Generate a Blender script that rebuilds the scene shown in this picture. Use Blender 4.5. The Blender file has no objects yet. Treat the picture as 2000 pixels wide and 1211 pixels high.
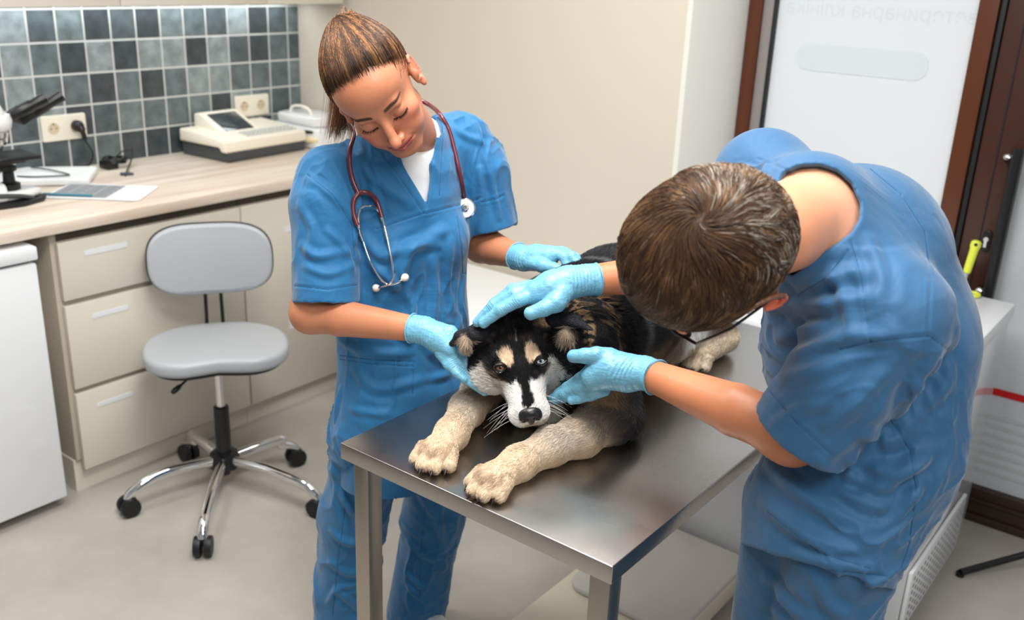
import bpy, bmesh, math, random
import numpy as np
from mathutils import Vector, Matrix, Euler
from mathutils.bvhtree import BVHTree

# ------------------------------------------------------------------ camera, world, lights, exposure
SC = bpy.context.scene
COL = SC.collection
CAM_Z = 1.68
_YAW, _PITCH, _ROLL, _F = 0.648855, 0.345197, 0.040237, 1896.66


def _cam_rows():
    a, p, r = _YAW, _PITCH, _ROLL
    W = np.array([[math.sin(a), 0, math.cos(a)], [-math.cos(a), 0, math.sin(a)], [0, -1, 0]]).T
    Rp = np.array([[1, 0, 0], [0, math.cos(p), -math.sin(p)], [0, math.sin(p), math.cos(p)]])
    Rr = np.array([[math.cos(r), -math.sin(r), 0], [math.sin(r), math.cos(r), 0], [0, 0, 1]])
    return Rr @ Rp @ W


CR = _cam_rows()            # rows: image right, image down, forward (in room axes)
camd = bpy.data.cameras.new('camera')
cam = bpy.data.objects.new('camera', camd)
COL.objects.link(cam)
camd.sensor_width = 36.0
camd.lens = 36.0 * _F / 2000.0
camd.clip_start = 0.02
M = Matrix(((CR[0][0], -CR[1][0], -CR[2][0], 0), (CR[0][1], -CR[1][1], -CR[2][1], 0),
            (CR[0][2], -CR[1][2], -CR[2][2], CAM_Z), (0, 0, 0, 1)))
cam.matrix_world = M
camd.dof.use_dof = True
camd.dof.focus_distance = 1.75
camd.dof.aperture_fstop = 3.6
SC.camera = cam
SC.view_settings.view_transform = 'Standard'
SC.view_settings.look = 'None'
SC.view_settings.gamma = 1.0
SC.view_settings.use_curve_mapping = False
SC.view_settings.exposure = 0.1

world = bpy.data.worlds.new('world')
SC.world = world
world.use_nodes = True
wn = world.node_tree.nodes['Background']
wn.inputs[0].default_value = (0.93, 0.96, 1.0, 1)
wn.inputs[1].default_value = 0.32


def area(name, loc, size, power, rot=(0, 0, 0), color=(1, 0.985, 0.96), sizey=None):
    l = bpy.data.lights.new(name, 'AREA')
    l.energy = power
    l.color = color
    l.size = size
    if sizey:
        l.shape = 'RECTANGLE'
        l.size_y = sizey
    o = bpy.data.objects.new(name, l)
    COL.objects.link(o)
    o.location = loc
    o.rotation_euler = rot
    return o


# ceiling lamps of the room, an added fill lamp, the strip under the wall cupboard
area('ceiling_or_fill_lamp', (0.8, 0.8, 2.65), 0.6, 34, sizey=0.6)
area('ceiling_or_fill_lamp', (1.55, 1.2, 2.65), 0.9, 27, sizey=0.9)
area('ceiling_or_fill_lamp', (0.9, 2.4, 2.65), 0.5, 18, sizey=0.6)
area('ceiling_or_fill_lamp', (0.3, -0.6, 2.5), 0.9, 28, rot=(math.radians(25), math.radians(-20), 0), sizey=0.9)  # added fill from the camera side, brightens surfaces turned towards it
area('cupboard_lamp', (1.6, 3.34, 1.492), 2.4, 4.5, sizey=0.05, color=(0.9, 0.97, 1.0))


# pixel (of the 2000x1211 photograph) + distance or plane -> a point of the room
def ray(u, v):
    return CR.T @ np.array([(u - 1000) / _F, (v - 605.5) / _F, 1.0])


EYE = np.array([0, 0, CAM_Z])


def at(u, v, d):
    return EYE + ray(u, v) * d


def onz(u, v, z):
    r = ray(u, v)
    return EYE + r * ((z - CAM_Z) / r[2])


def onx(u, v, x):
    r = ray(u, v)
    return EYE + r * (x / r[0])


def ony(u, v, y):
    r = ray(u, v)
    return EYE + r * (y / r[1])


# ------------------------------------------------------------------ materials
def s2l(c):
    return tuple(((x / 255.0) / 12.92 if x / 255.0 <= 0.04045 else ((x / 255.0 + 0.055) / 1.055) ** 2.4) for x in c) + (1.0,)


def mat(name, rgb, rough=0.5, metal=0.0, spec=0.5, sss=0.0, coat=0.0, emit=0.0, noise=None, bump=None, sheen=0.0,
        vcol=None, aniso=0.0, stretch=(1, 1, 1), sssr=(1.0, 0.3, 0.15), trans=0.0):
    m = bpy.data.materials.new(name)
    m.use_nodes = True
    nt = m.node_tree
    b = nt.nodes['Principled BSDF']
    c = s2l(rgb)
    b.inputs['Base Color'].default_value = c
    b.inputs['Roughness'].default_value = rough
    b.inputs['Metallic'].default_value = metal
    b.inputs['Specular IOR Level'].default_value = spec
    if coat:
        b.inputs['Coat Weight'].default_value = coat
    if sheen:
        b.inputs['Sheen Weight'].default_value = sheen
    if trans:
        b.inputs['Transmission Weight'].default_value = trans
    if aniso:
        b.inputs['Anisotropic'].default_value = aniso
    if sss:
        b.inputs['Subsurface Weight'].default_value = sss
        b.inputs['Subsurface Radius'].default_value = sssr
        b.inputs['Subsurface Scale'].default_value = 0.006
    if emit:
        b.inputs['Emission Color'].default_value = c
        b.inputs['Emission Strength'].default_value = emit
    src = None
    if vcol:
        a = nt.nodes.new('ShaderNodeAttribute')
        a.attribute_name = vcol
        src = a.outputs['Color']
        nt.links.new(src, b.inputs['Base Color'])
    tc = mp = None
    if noise or bump:
        tc = nt.nodes.new('ShaderNodeTexCoord')
        mp = nt.nodes.new('ShaderNodeMapping')
        mp.inputs['Scale'].default_value = stretch
        nt.links.new(tc.outputs['Object'], mp.inputs[0])
    if noise:      # (scale, amount): the colour itself varies a little
        n = nt.nodes.new('ShaderNodeTexNoise')
        n.inputs['Scale'].default_value = noise[0]
        n.inputs['Detail'].default_value = 5
        nt.links.new(mp.outputs[0], n.inputs[0])
        r = nt.nodes.new('ShaderNodeMapRange')
        r.inputs[3].default_value = 1 - noise[1]
        r.inputs[4].default_value = 1 + noise[1]
        nt.links.new(n.outputs[0], r.inputs[0])
        x = nt.nodes.new('ShaderNodeVectorMath')
        x.operation = 'SCALE'
        if src is not None:
            nt.links.new(src, x.inputs[0])
        else:
            x.inputs[0].default_value = c[:3]
        nt.links.new(r.outputs[0], x.inputs['Scale'])
        nt.links.new(x.outputs[0], b.inputs['Base Color'])
    if bump:       # (scale, strength, distance)
        n = nt.nodes.new('ShaderNodeTexNoise')
        n.inputs['Scale'].default_value = bump[0]
        n.inputs['Detail'].default_value = 4
        nt.links.new(mp.outputs[0], n.inputs[0])
        bp = nt.nodes.new('ShaderNodeBump')
        bp.inputs['Strength'].default_value = bump[1]
        bp.inputs['Distance'].default_value = bump[2]
        nt.links.new(n.outputs[0], bp.inputs['Height'])
        nt.links.new(bp.outputs[0], b.inputs['Normal'])
    return m


# ------------------------------------------------------------------ objects and mesh helpers
def link(name, me, material=None, parent=None, smooth=False, loc=None):
    o = bpy.data.objects.new(name, me)
    COL.objects.link(o)
    if material is not None:
        ms = material if isinstance(material, (list, tuple)) else [material]
        for m in ms:
            me.materials.append(m)
    if smooth:
        me.polygons.foreach_set('use_smooth', [True] * len(me.polygons))
    if parent is not None:
        o.parent = parent
        o.matrix_parent_inverse = Matrix.Translation(-Vector(parent.location)) if parent.type == 'EMPTY' else Matrix()
    return o


def tag(o, label=None, cat=None, group=None, kind=None):
    if label:
        o['label'] = label
    if cat:
        o['category'] = cat
    if group:
        o['group'] = group
    if kind:
        o['kind'] = kind
    return o


def thing(name, label, cat, loc=(0, 0, 0), group=None):
    o = bpy.data.objects.new(name, None)
    COL.objects.link(o)
    o.location = loc
    o.empty_display_size = 0.05
    return tag(o, label, cat, group)


def nrm(v):
    v = np.asarray(v, float)
    return v / (np.linalg.norm(v) + 1e-12)


class MB:
    """collects boxes, tubes, lathes and prisms; build() links them as one mesh object"""

    def __init__(s):
        s.bm = bmesh.new()

    def _add(s, verts, faces, mi=0, smooth=False):
        vs = [s.bm.verts.new(Vector([float(c) for c in v])) for v in verts]
        out = []
        for f in faces:
            try:
                fc = s.bm.faces.new([vs[i] for i in f])
                fc.material_index = mi
                fc.smooth = smooth
                out.append(fc)
            except ValueError:
                pass
        return vs, out

    def box(s, lo, hi, bevel=0.0, mi=0, segs=2, rot=None, mat4=None):
        lo, hi = np.minimum(lo, hi), np.maximum(lo, hi)
        c = (lo + hi) / 2
        h = (hi - lo) / 2
        t = bmesh.new()
        bmesh.ops.create_cube(t, size=2.0)
        for v in t.verts:
            v.co = Vector((v.co.x * h[0], v.co.y * h[1], v.co.z * h[2]))
        if bevel > 0:
            bmesh.ops.bevel(t, geom=list(t.edges), offset=min(bevel, min(h) * 0.95), segments=segs, profile=0.5, affect='EDGES')
        if rot is not None:
            t.transform(Euler(rot).to_matrix().to_4x4())
        t.transform(Matrix.Translation(Vector(c)))
        if mat4 is not None:
            t.transform(mat4)
        s._merge(t, mi, bevel > 0)
        return s

    def _merge(s, t, mi=0, smooth=False):
        t.verts.ensure_lookup_table()
        vs = [s.bm.verts.new(v.co) for v in t.verts]
        idx = {v: i for i, v in enumerate(t.verts)}
        for f in t.faces:
            try:
                fc = s.bm.faces.new([vs[idx[v]] for v in f.verts])
                fc.material_index = mi
                fc.smooth = smooth
            except ValueError:
                pass
        t.free()

    def tube(s, pts, r, n=12, mi=0, cap=True, up=None):
        pts = [np.asarray(p, float) for p in pts]
        rs = r if isinstance(r, (list, tuple, np.ndarray)) else [r] * len(pts)
        T = []
        for i in range(len(pts)):
            a = pts[max(i - 1, 0)]
            b = pts[min(i + 1, len(pts) - 1)]
            T.append(nrm(b - a))
        ref = np.array([0, 0, 1.0]) if abs(T[0][2]) < 0.9 else np.array([1.0, 0, 0])
        if up is not None:
            ref = np.asarray(up, float)
        u = nrm(np.cross(T[0], ref))
        V, F = [], []
        for i, p in enumerate(pts):
            u = nrm(u - T[i] * (u @ T[i]))
            w = np.cross(T[i], u)
            rr = rs[i]
            ra, rb = (rr if isinstance(rr, (tuple, list)) else (rr, rr))
            for k in range(n):
                a = 2 * math.pi * k / n
                V.append(p + u * math.cos(a) * ra + w * math.sin(a) * rb)
        for i in range(len(pts) - 1):
            for k in range(n):
                k2 = (k + 1) % n
                F.append((i * n + k, i * n + k2, (i + 1) * n + k2, (i + 1) * n + k))
        if cap:
            F.append(tuple(range(n - 1, -1, -1)))
            F.append(tuple((len(pts) - 1) * n + k for k in range(n)))
        s._add(V, F, mi, True)
        return s

    def lathe(s, prof, c=(0, 0, 0), axis=(0, 0, 1), n=32, mi=0, caps=True):
        """prof: (radius, height) pairs"""
        ax = nrm(axis)
        ref = np.array([1.0, 0, 0]) if abs(ax[0]) < 0.9 else np.array([0, 1.0, 0])
        u = nrm(np.cross(ax, ref))
        w = np.cross(ax, u)
        c = np.asarray(c, float)
        V, F = [], []
        for (r, h) in prof:
            for k in range(n):
                a = 2 * math.pi * k / n
                V.append(c + ax * h + (u * math.cos(a) + w * math.sin(a)) * max(r, 1e-5))
        for i in range(len(prof) - 1):
            for k in range(n):
                k2 = (k + 1) % n
                F.append((i * n + k, i * n + k2, (i + 1) * n + k2, (i + 1) * n + k))
        if caps:
            F.append(tuple(range(n - 1, -1, -1)))
            F.append(tuple((len(prof) - 1) * n + k for k in range(n)))
        s._add(V, F, mi, True)
        return s

    def prism(s, outline, z0, z1, mi=0, mat4=None, bevel=0.0, segs=3):
        """outline in xy extruded z0..z1, rims rounded by bevel"""
        t = bmesh.new()
        vs = [t.verts.new((p[0], p[1], z0)) for p in outline]
        f = t.faces.new(vs)
        r = bmesh.ops.extrude_face_region(t, geom=[f])
        top = [g for g in r['geom'] if isinstance(g, bmesh.types.BMVert)]
        for v in top:
            v.co.z = z1
        bmesh.ops.recalc_face_normals(t, faces=t.faces)
        if bevel > 0:
            ed = [e for e in t.edges if abs(e.verts[0].co.z - e.verts[1].co.z) < 1e-6]
            bmesh.ops.bevel(t, geom=ed, offset=bevel, segments=segs, profile=0.5, affect='EDGES')
        if mat4 is not None:
            t.transform(mat4)
        s._merge(t, mi, bevel > 0)
        return s

    def build(s, name, material, parent=None, fix=True):
        if fix:
            bmesh.ops.recalc_face_normals(s.bm, faces=s.bm.faces)
        me = bpy.data.meshes.new(name)
        s.bm.to_mesh(me)
        s.bm.free()
        try:
            me.set_sharp_from_angle(angle=math.radians(40))
        except Exception:
            pass
        return link(name, me, material, parent)


def rrect(w, h, r, n=6, c=(0, 0)):
    out = []
    for (sx, sy, a0) in ((1, 1, 0), (-1, 1, 90), (-1, -1, 180), (1, -1, 270)):
        for i in range(n + 1):
            a = math.radians(a0 + 90 * i / n)
            out.append((c[0] + sx * (w / 2 - r) + r * math.cos(a), c[1] + sy * (h / 2 - r) + r * math.sin(a)))
    return out


def spline(pts, n=8):
    """Catmull-Rom through pts"""
    P = [np.asarray(p, float) for p in pts]
    P = [2 * P[0] - P[1]] + P + [2 * P[-1] - P[-2]]
    out = []
    for i in range(1, len(P) - 2):
        for k in range(n):
            t = k / n
            a, b, c, d = P[i - 1], P[i], P[i + 1], P[i + 2]
            out.append(0.5 * (2 * b + (c - a) * t + (2 * a - 5 * b + 4 * c - d) * t * t + (3 * b - a - 3 * c + d) * t ** 3))
    out.append(P[-2])
    return out


def copy_thing(o, loc=None, parent=None):
    c = o.copy()
    COL.objects.link(c)
    if parent is not None:
        c.parent = parent
    if loc is not None:
        c.location = loc
    for ch in [x for x in bpy.data.objects if x.parent == o]:
        copy_thing(ch, None, c)
    return c
# ------------------------------------------------------------------ the room
WALL_Y = 3.40      # tiled wall
WALL_X = 2.872     # beige wall
DOOR_X = 3.156     # plane of the glazed door


def tile_material():
    m = bpy.data.materials.new('slate_tiles')
    m.use_nodes = True
    nt = m.node_tree
    N = nt.nodes
    L = nt.links
    b = N['Principled BSDF']
    tc = N.new('ShaderNodeTexCoord')
    sep = N.new('ShaderNodeSeparateXYZ')
    L.new(tc.outputs['Object'], sep.inputs[0])
    pitch = (0.1020, 0.1114)
    org = (2.408, 1.2406)

    def math_(op, a, bb=None):
        n = N.new('ShaderNodeMath')
        n.operation = op
        for i, x in enumerate((a, bb)):
            if x is None:
                continue
            if isinstance(x, (int, float)):
                n.inputs[i].default_value = x
            else:
                L.new(x, n.inputs[i])
        return n.outputs[0]
    cell, fr = [], []
    for ax in (0, 1):
        v = math_('DIVIDE', math_('SUBTRACT', sep.outputs[(0, 2)[ax]], org[ax] - 40 * pitch[ax]), pitch[ax])
        cell.append(math_('FLOOR', v))
        f = math_('FRACT', v)
        fr.append(math_('ABSOLUTE', math_('SUBTRACT', f, 0.5)))
    edge = math_('MAXIMUM', fr[0], fr[1])
    grout = N.new('ShaderNodeMapRange')
    grout.inputs[1].default_value = 0.464
    grout.inputs[2].default_value = 0.474
    L.new(edge, grout.inputs[0])
    cmb = N.new('ShaderNodeCombineXYZ')
    L.new(cell[0], cmb.inputs[0])
    L.new(cell[1], cmb.inputs[1])
    wn_ = N.new('ShaderNodeTexWhiteNoise')
    wn_.noise_dimensions = '3D'
    L.new(cmb.outputs[0], wn_.inputs[0])
    ramp = N.new('ShaderNodeValToRGB')
    ramp.color_ramp.interpolation = 'CONSTANT'
    cr = ramp.color_ramp
    cols = [(62, 69, 73), (80, 90, 94), (110, 122, 124), (95, 107, 110), (136, 146, 148)]
    pos = [0.0, 0.27, 0.45, 0.62, 0.8]
    while len(cr.elements) < 5:
        cr.elements.new(0.5)
    for e, p, c in zip(cr.elements, pos, cols):
        e.position = p
        e.color = s2l(c)
    L.new(wn_.outputs['Value'], ramp.inputs[0])
    nz = N.new('ShaderNodeTexNoise')
    nz.inputs['Scale'].default_value = 22
    nz.inputs['Detail'].default_value = 4
    L.new(tc.outputs['Object'], nz.inputs[0])
    mr = N.new('ShaderNodeMapRange')
    mr.inputs[1].default_value = 0.3
    mr.inputs[2].default_value = 0.7
    mr.inputs[3].default_value = 0.72
    mr.inputs[4].default_value = 1.35
    L.new(nz.outputs[0], mr.inputs[0])
    vm = N.new('ShaderNodeVectorMath')
    vm.operation = 'SCALE'
    L.new(ramp.outputs[0], vm.inputs[0])
    L.new(mr.outputs[0], vm.inputs['Scale'])
    mx = N.new('ShaderNodeMix')
    mx.data_type = 'RGBA'
    L.new(grout.outputs[0], mx.inputs[0])
    L.new(vm.outputs[0], mx.inputs[6])
    mx.inputs[7].default_value = s2l((205, 207, 203))
    L.new(mx.outputs[2], b.inputs['Base Color'])
    b.inputs['Roughness'].default_value = 0.32
    bp = N.new('ShaderNodeBump')
    bp.inputs['Strength'].default_value = 0.6
    bp.inputs['Distance'].default_value = 0.002
    bp.invert = True
    L.new(grout.outputs[0], bp.inputs['Height'])
    L.new(bp.outputs[0], b.inputs['Normal'])
    return m


def wood_material(name, ca, cb, scale=1.0):
    m = bpy.data.materials.new(name)
    m.use_nodes = True
    nt = m.node_tree
    N = nt.nodes
    L = nt.links
    b = N['Principled BSDF']
    tc = N.new('ShaderNodeTexCoord')
    mp = N.new('ShaderNodeMapping')
    mp.inputs['Scale'].default_value = (0.9 * scale, 11 * scale, 11 * scale)
    L.new(tc.outputs['Object'], mp.inputs[0])
    nz = N.new('ShaderNodeTexNoise')
    nz.inputs['Scale'].default_value = 2.2
    nz.inputs['Detail'].default_value = 8
    nz.inputs['Roughness'].default_value = 0.6
    L.new(mp.outputs[0], nz.inputs[0])
    ramp = N.new('ShaderNodeValToRGB')
    ramp.color_ramp.elements[0].position = 0.36
    ramp.color_ramp.elements[0].color = s2l(ca)
    ramp.color_ramp.elements[1].position = 0.62
    ramp.color_ramp.elements[1].color = s2l(cb)
    L.new(nz.outputs[0], ramp.inputs[0])
    L.new(ramp.outputs[0], b.inputs['Base Color'])
    b.inputs['Roughness'].default_value = 0.42
    return m


def floor_material():
    m = bpy.data.materials.new('concrete_floor')
    m.use_nodes = True
    nt = m.node_tree
    N = nt.nodes
    L = nt.links
    b = N['Principled BSDF']
    tc = N.new('ShaderNodeTexCoord')
    nz = N.new('ShaderNodeTexNoise')
    nz.inputs['Scale'].default_value = 2.4
    nz.inputs['Detail'].default_value = 9
    nz.inputs['Roughness'].default_value = 0.62
    L.new(tc.outputs['Object'], nz.inputs[0])
    ramp = N.new('ShaderNodeValToRGB')
    ramp.color_ramp.elements[0].position = 0.3
    ramp.color_ramp.elements[0].color = s2l((160, 154, 146))
    ramp.color_ramp.elements[1].position = 0.7
    ramp.color_ramp.elements[1].color = s2l((184, 178, 170))
    L.new(nz.outputs[0], ramp.inputs[0])
    L.new(ramp.outputs[0], b.inputs['Base Color'])
    b.inputs['Roughness'].default_value = 0.42
    return m


M_tile = tile_material()
M_wall = mat('cream_paint', (212, 203, 188), 0.75)
M_cream2 = mat('pale_paint', (226, 224, 216), 0.75)
M_floor = floor_material()
M_cab = mat('cream_laminate', (212, 204, 191), 0.38)
M_cabside = mat('cream_board', (188, 176, 160), 0.5)
M_counter = wood_material('pale_wood_laminate', (205, 186, 168), (229, 217, 203))
M_black = mat('black_plastic', (14, 15, 17), 0.38)
M_dark = mat('dark_groove', (70, 62, 52), 0.7)
M_white = mat('white_enamel', (228, 230, 232), 0.28, coat=0.2)
M_whitem = mat('white_matt', (226, 228, 228), 0.55)
M_ivory = mat('ivory_plastic', (238, 230, 214), 0.4)
M_greyp = mat('slate_plastic', (66, 70, 72), 0.45)
M_chrome = mat('chrome', (225, 225, 225), 0.07, metal=1.0)
M_steel = mat('brushed_steel', (178, 170, 160), 0.3, metal=1.0, bump=(60, 0.08, 0.001), stretch=(1, 1, 14))
M_brown = mat('brown_frame_paint', (88, 45, 22), 0.32, noise=(6, 0.12))
M_brown2 = mat('dark_brown_profile', (64, 34, 22), 0.35)
M_rail = mat('bronze_brown_profile', (52, 38, 31), 0.35)
M_greystrip = mat('grey_seal_profile', (142, 134, 132), 0.4)
M_rubber = mat('black_rubber', (10, 12, 14), 0.5)
M_frost = mat('frosted_film', (212, 217, 221), 0.4, emit=0.08)
M_paper = mat('white_paper', (236, 236, 240), 0.7)
M_label = mat('label_paper', (226, 228, 230), 0.5, noise=(260, 0.05), stretch=(1, 1, 1))
M_red = mat('red_stripe', (200, 16, 20), 0.4)


def struct(o, kind='structure'):
    o['kind'] = kind
    return o


struct(MB().box((-2.5, -2.5, -0.06), (3.4, 3.6, 0.0)).build('floor', M_floor))
struct(MB().box((-2.5, -2.5, 2.75), (3.4, 3.6, 2.85)).build('ceiling', mat('ceiling_paint', (232, 232, 228), 0.8)))
struct(MB().box((-2.5, WALL_Y, 0), (WALL_X + 0.12, WALL_Y + 0.12, 2.75)).build('wall_left', M_tile))
struct(MB().box((WALL_X, 1.53, 0), (WALL_X + 0.12, WALL_Y, 2.75), 0.006).box((WALL_X + 0.02, 1.535, 0), (DOOR_X + 0.05, 1.60, 2.75), 0.002).build('wall_back', M_wall))
# pale reveal between the wall and the door frame: a slightly rounded jamb
struct(MB().prism([(WALL_X + 0.002, 1.532), (WALL_X + 0.006, 1.516), (WALL_X + 0.1, 1.474), (DOOR_X - 0.004, 1.458), (DOOR_X, 1.532)], 0.0, 2.75).build('trim_1', M_cream2))
# door wall: brown frame, frosted fixed pane, leaf with pull bar
dw = MB()
X0 = DOOR_X


def frame_post(y0, y1, m, name, dx=0.0, kind='trim', z0=0.0):
    return struct(MB().box((X0 + dx, y0, z0), (X0 + 0.07, y1, 2.75), 0.003).build(name, m))


win = struct(MB().box((X0 + 0.03, 0.745, 0.1), (X0 + 0.04, 1.37, 2.75)).build('window_1', M_frost))
MB().box((X0, 1.409, 0), (X0 + 0.07, 1.457, 2.75), 0.003).build('window_frame', M_brown, win)
MB().box((X0 + 0.012, 1.372, 0), (X0 + 0.07, 1.409, 2.75), 0.003).build('window_bead', M_greystrip, win)
MB().box((X0 + 0.008, 1.362, 0), (X0 + 0.07, 1.372, 2.75), 0.002).build('window_seal', M_rubber, win)
MB().box((X0, 0.688, 0), (X0 + 0.07, 0.743, 2.75), 0.003).build('window_frame', M_brown, win)
MB().box((X0 + 0.005, 0.668, 0), (X0 + 0.07, 0.684, 2.75), 0.004).build('window_seal', M_rubber, win)
# faint mirrored lettering and a pale oval plate showing through the film
txtm = mat('film_print', (205, 211, 216), 0.4, emit=0.08)
MB().prism(rrect(0.42, 0.085, 0.04, c=(0, 0)), 0, 0.0015, mat4=Matrix.Translation((X0 + 0.0295, 1.07, 1.42)) @ Matrix(((0, 0, -1, 0), (1, 0, 0, 0), (0, 1, 0, 0), (0, 0, 0, 1)))).build('film_plate', txtm, win)
cu = bpy.data.curves.new('film_lettering', 'FONT')
cu.body = 'ветеринарна клініка'.replace('н', 'h')
cu.small_caps_scale = 0.74
for ch_, f_ in zip(cu.body, cu.body_format):
    f_.use_small_caps = ch_ == 'h'
cu.size = 0.062
cu.extrude = 0.0
cu.align_x = 'CENTER'
to = bpy.data.objects.new('tmp_text', cu)
COL.objects.link(to)
bpy.context.view_layer.update()
tme = bpy.data.meshes.new_from_object(to.evaluated_get(bpy.context.evaluated_depsgraph_get()))
bpy.data.objects.remove(to)
tme.transform(Matrix.Translation((X0 + 0.0292, 1.04, 1.553)) @ Matrix(((0, 0, -1, 0), (1, 0, 0, 0), (0, 1, 0, 0), (0, 0, 0, 1))))
link('film_lettering', tme, txtm, win)

door = struct(MB().box((X0 + 0.012, 0.545, 0.1), (X0 + 0.06, 0.666, 2.75), 0.003).build('door_1', M_brown2))
MB().box((X0 + 0.009, 0.613, 0.1), (X0 + 0.013, 0.617, 2.75)).build('door_seam', M_rubber, door)
MB().box((X0 + 0.035, -1.2, 0.12), (X0 + 0.042, 0.545, 2.75)).build('door_glass', mat('door_film', (192, 197, 201), 0.25, emit=0.03), door)
MB().box((X0 + 0.031, -1.2, 0.441), (X0 + 0.036, 0.53, 0.463)).build('door_stripe', M_red, door)
for k in range(7):
    MB().box((X0 + 0.032, -1.2, 0.17 + 0.032 * k), (X0 + 0.036, 0.53, 0.182 + 0.032 * k)).build('film_line', mat('film_line', (192, 197, 200), 0.3), door)
MB().box((X0 + 0.0, -1.2, 0.0), (X0 + 0.07, 1.37, 0.028), 0.004).box((X0 + 0.008, -1.2, 0.028), (X0 + 0.07, 1.37, 0.075), 0.003).box(
    (X0 + 0.0, -1.2, 0.072), (X0 + 0.07, 1.37, 0.085), 0.003).box((X0 + 0.006, -1.2, 0.085), (X0 + 0.07, 1.37, 0.118), 0.003).build('door_rail', M_rail, door)
# pull bar with two brackets
hb = MB()
hb.tube([(X0 - 0.055, 0.548, 0.70), (X0 - 0.055, 0.548, 1.225)], 0.016, 20)
h = hb.build('door_handle', M_black, door)
for z in (0.775, 1.185):
    MB().tube([(X0 - 0.055, 0.548, z), (X0 + 0.012, 0.582, z)], 0.0145, 16).build('handle_bracket', M_black, h)
    MB().lathe([(0.010, 0), (0.010, 0.005), (0.006, 0.008)], (X0 - 0.045, 0.575, z + 0.012), (-1, 0.2, 0.5), 16).build('bracket_screw', M_chrome, h)
lk = MB().prism(rrect(0.026, 0.066, 0.012), 0, 0.008, bevel=0.002, mat4=Matrix.Translation((X0 + 0.004, 0.594, 0.93)) @ Matrix(((0, 0, 1, 0), (1, 0, 0, 0), (0, 1, 0, 0), (0, 0, 0, 1)))).build('door_lock', M_black, door)
MB().lathe([(0.0085, 0), (0.0085, 0.008), (0.007, 0.01)], (X0 + 0.003, 0.594, 0.937), (-1, 0, 0), 16).box((X0 - 0.008, 0.590, 0.913), (X0 + 0.004, 0.598, 0.935)).build('lock_cylinder', M_chrome, lk)

# wall cupboard above the tiles
cup = thing('wall_cupboard', 'cream wall cupboard above the grey tiles, only its bottom edge showing', 'cupboard', (1.3, 3.2, 1.5))
MB().box((-0.6, 3.085, 1.497), (2.83, WALL_Y - 0.001, 2.3)).build('body', M_cab, cup)
for k in range(5):
    x0 = 1.848 - 0.6 * 3 + 0.6 * k
    MB().box((x0 + 0.0015, 3.065, 1.490), (min(x0 + 0.5985, 2.83), 3.084, 2.3), 0.001).build('door', M_cab, cup)

# counter run
ct = MB().box((-0.9, 2.72, 0.875), (2.871, WALL_Y - 0.001, 0.910), 0.004).build('worktop', M_counter)
tag(ct, 'long pale wood-grain worktop running under the grey tiled wall', 'worktop')

cabx0 = 1.362
dk = thing('drawer_cabinet', 'cream base cabinet with three wide drawers under the worktop', 'cabinet', (1.7, 3.0, 0))
MB().box((cabx0, 2.762, 0.115), (2.034, WALL_Y - 0.002, 0.868), 0.001).build('body', M_cabside, dk)
MB().box((cabx0 + 0.02, 2.7615, 0.842), (2.034, 2.768, 0.8745)).build('recess_strip', M_dark, dk)
MB().box((cabx0 - 0.006, 2.775, 0.0), (2.034, 2.80, 0.112)).box((cabx0 - 0.006, 2.80, 0.0), (cabx0 + 0.012, WALL_Y - 0.002, 0.112)).build('plinth', M_cab, dk)
zs = [(0.658, 0.840), (0.366, 0.640), (0.083, 0.348)]
for i, (z0, z1) in enumerate(zs):
    dr = MB().box((cabx0 + 0.014, 2.742, z0), (2.030, 2.761, z1), 0.0012).build('drawer', M_cab, dk)
    lab = [((1.456, 0.786), (1.598, 0.803)), ((1.457, 0.582), (1.580, 0.597)), ((1.440, 0.284), (1.566, 0.298))][i]
    MB().box((lab[0][0], 2.7405, lab[0][1]), (lab[1][0], 2.7425, lab[1][1])).build('label_strip', M_label, dr)
ck = thing('door_cabinet', 'cream base cabinet with tall doors to the right of the drawers', 'cabinet', (2.4, 3.0, 0))
MB().box((2.036, 2.762, 0.115), (2.870, WALL_Y - 0.002, 0.868), 0.001).build('body', M_cabside, ck)
MB().box((2.036, 2.7615, 0.842), (2.87, 2.768, 0.8745)).build('recess_strip', M_dark, ck)
MB().box((2.036, 2.775, 0.0), (2.87, 2.80, 0.112)).build('plinth', M_cab, ck)
for x0, x1 in ((2.036, 2.456), (2.459, 2.868)):
    d_ = MB().box((x0, 2.742, 0.083), (x1, 2.761, 0.840), 0.0012).build('door', M_cab, ck)
    if x0 < 2.1:
        MB().box((2.226, 2.7405, 0.331), (2.33, 2.7425, 0.372)).build('label_strip', M_label, d_)
        MB().box((2.222, 2.7405, 0.711), (2.32, 2.7425, 0.735)).build('label_strip', M_label, d_)

fr = thing('small_fridge', 'small white undercounter fridge at the left edge beside the drawers', 'fridge', (1.0, 3.0, 0))
MB().box((0.66, 2.775, 0.035), (1.285, 3.3, 0.80), 0.006).build('body', M_white, fr)
MB().box((0.66, 2.705, 0.038), (1.292, 2.772, 0.808), 0.008).build('door', M_white, fr)
MB().box((0.655, 2.700, 0.817), (1.296, 3.3, 0.858), 0.006).build('top_panel', M_white, fr)
MB().box((0.67, 2.73, 0.806), (1.28, 2.78, 0.819)).build('seal', M_greyp, fr)
for x in (0.72, 1.25):
    for y in (2.80, 3.24):
        MB().lathe([(0.018, 0), (0.018, 0.037)], (x, y, 0)).build('foot', M_rubber, fr)

# wall sockets
MBR = Matrix(((1, 0, 0, 0), (0, 0, 1, 0), (0, 1, 0, 0), (0, 0, 0, 1)))


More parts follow.
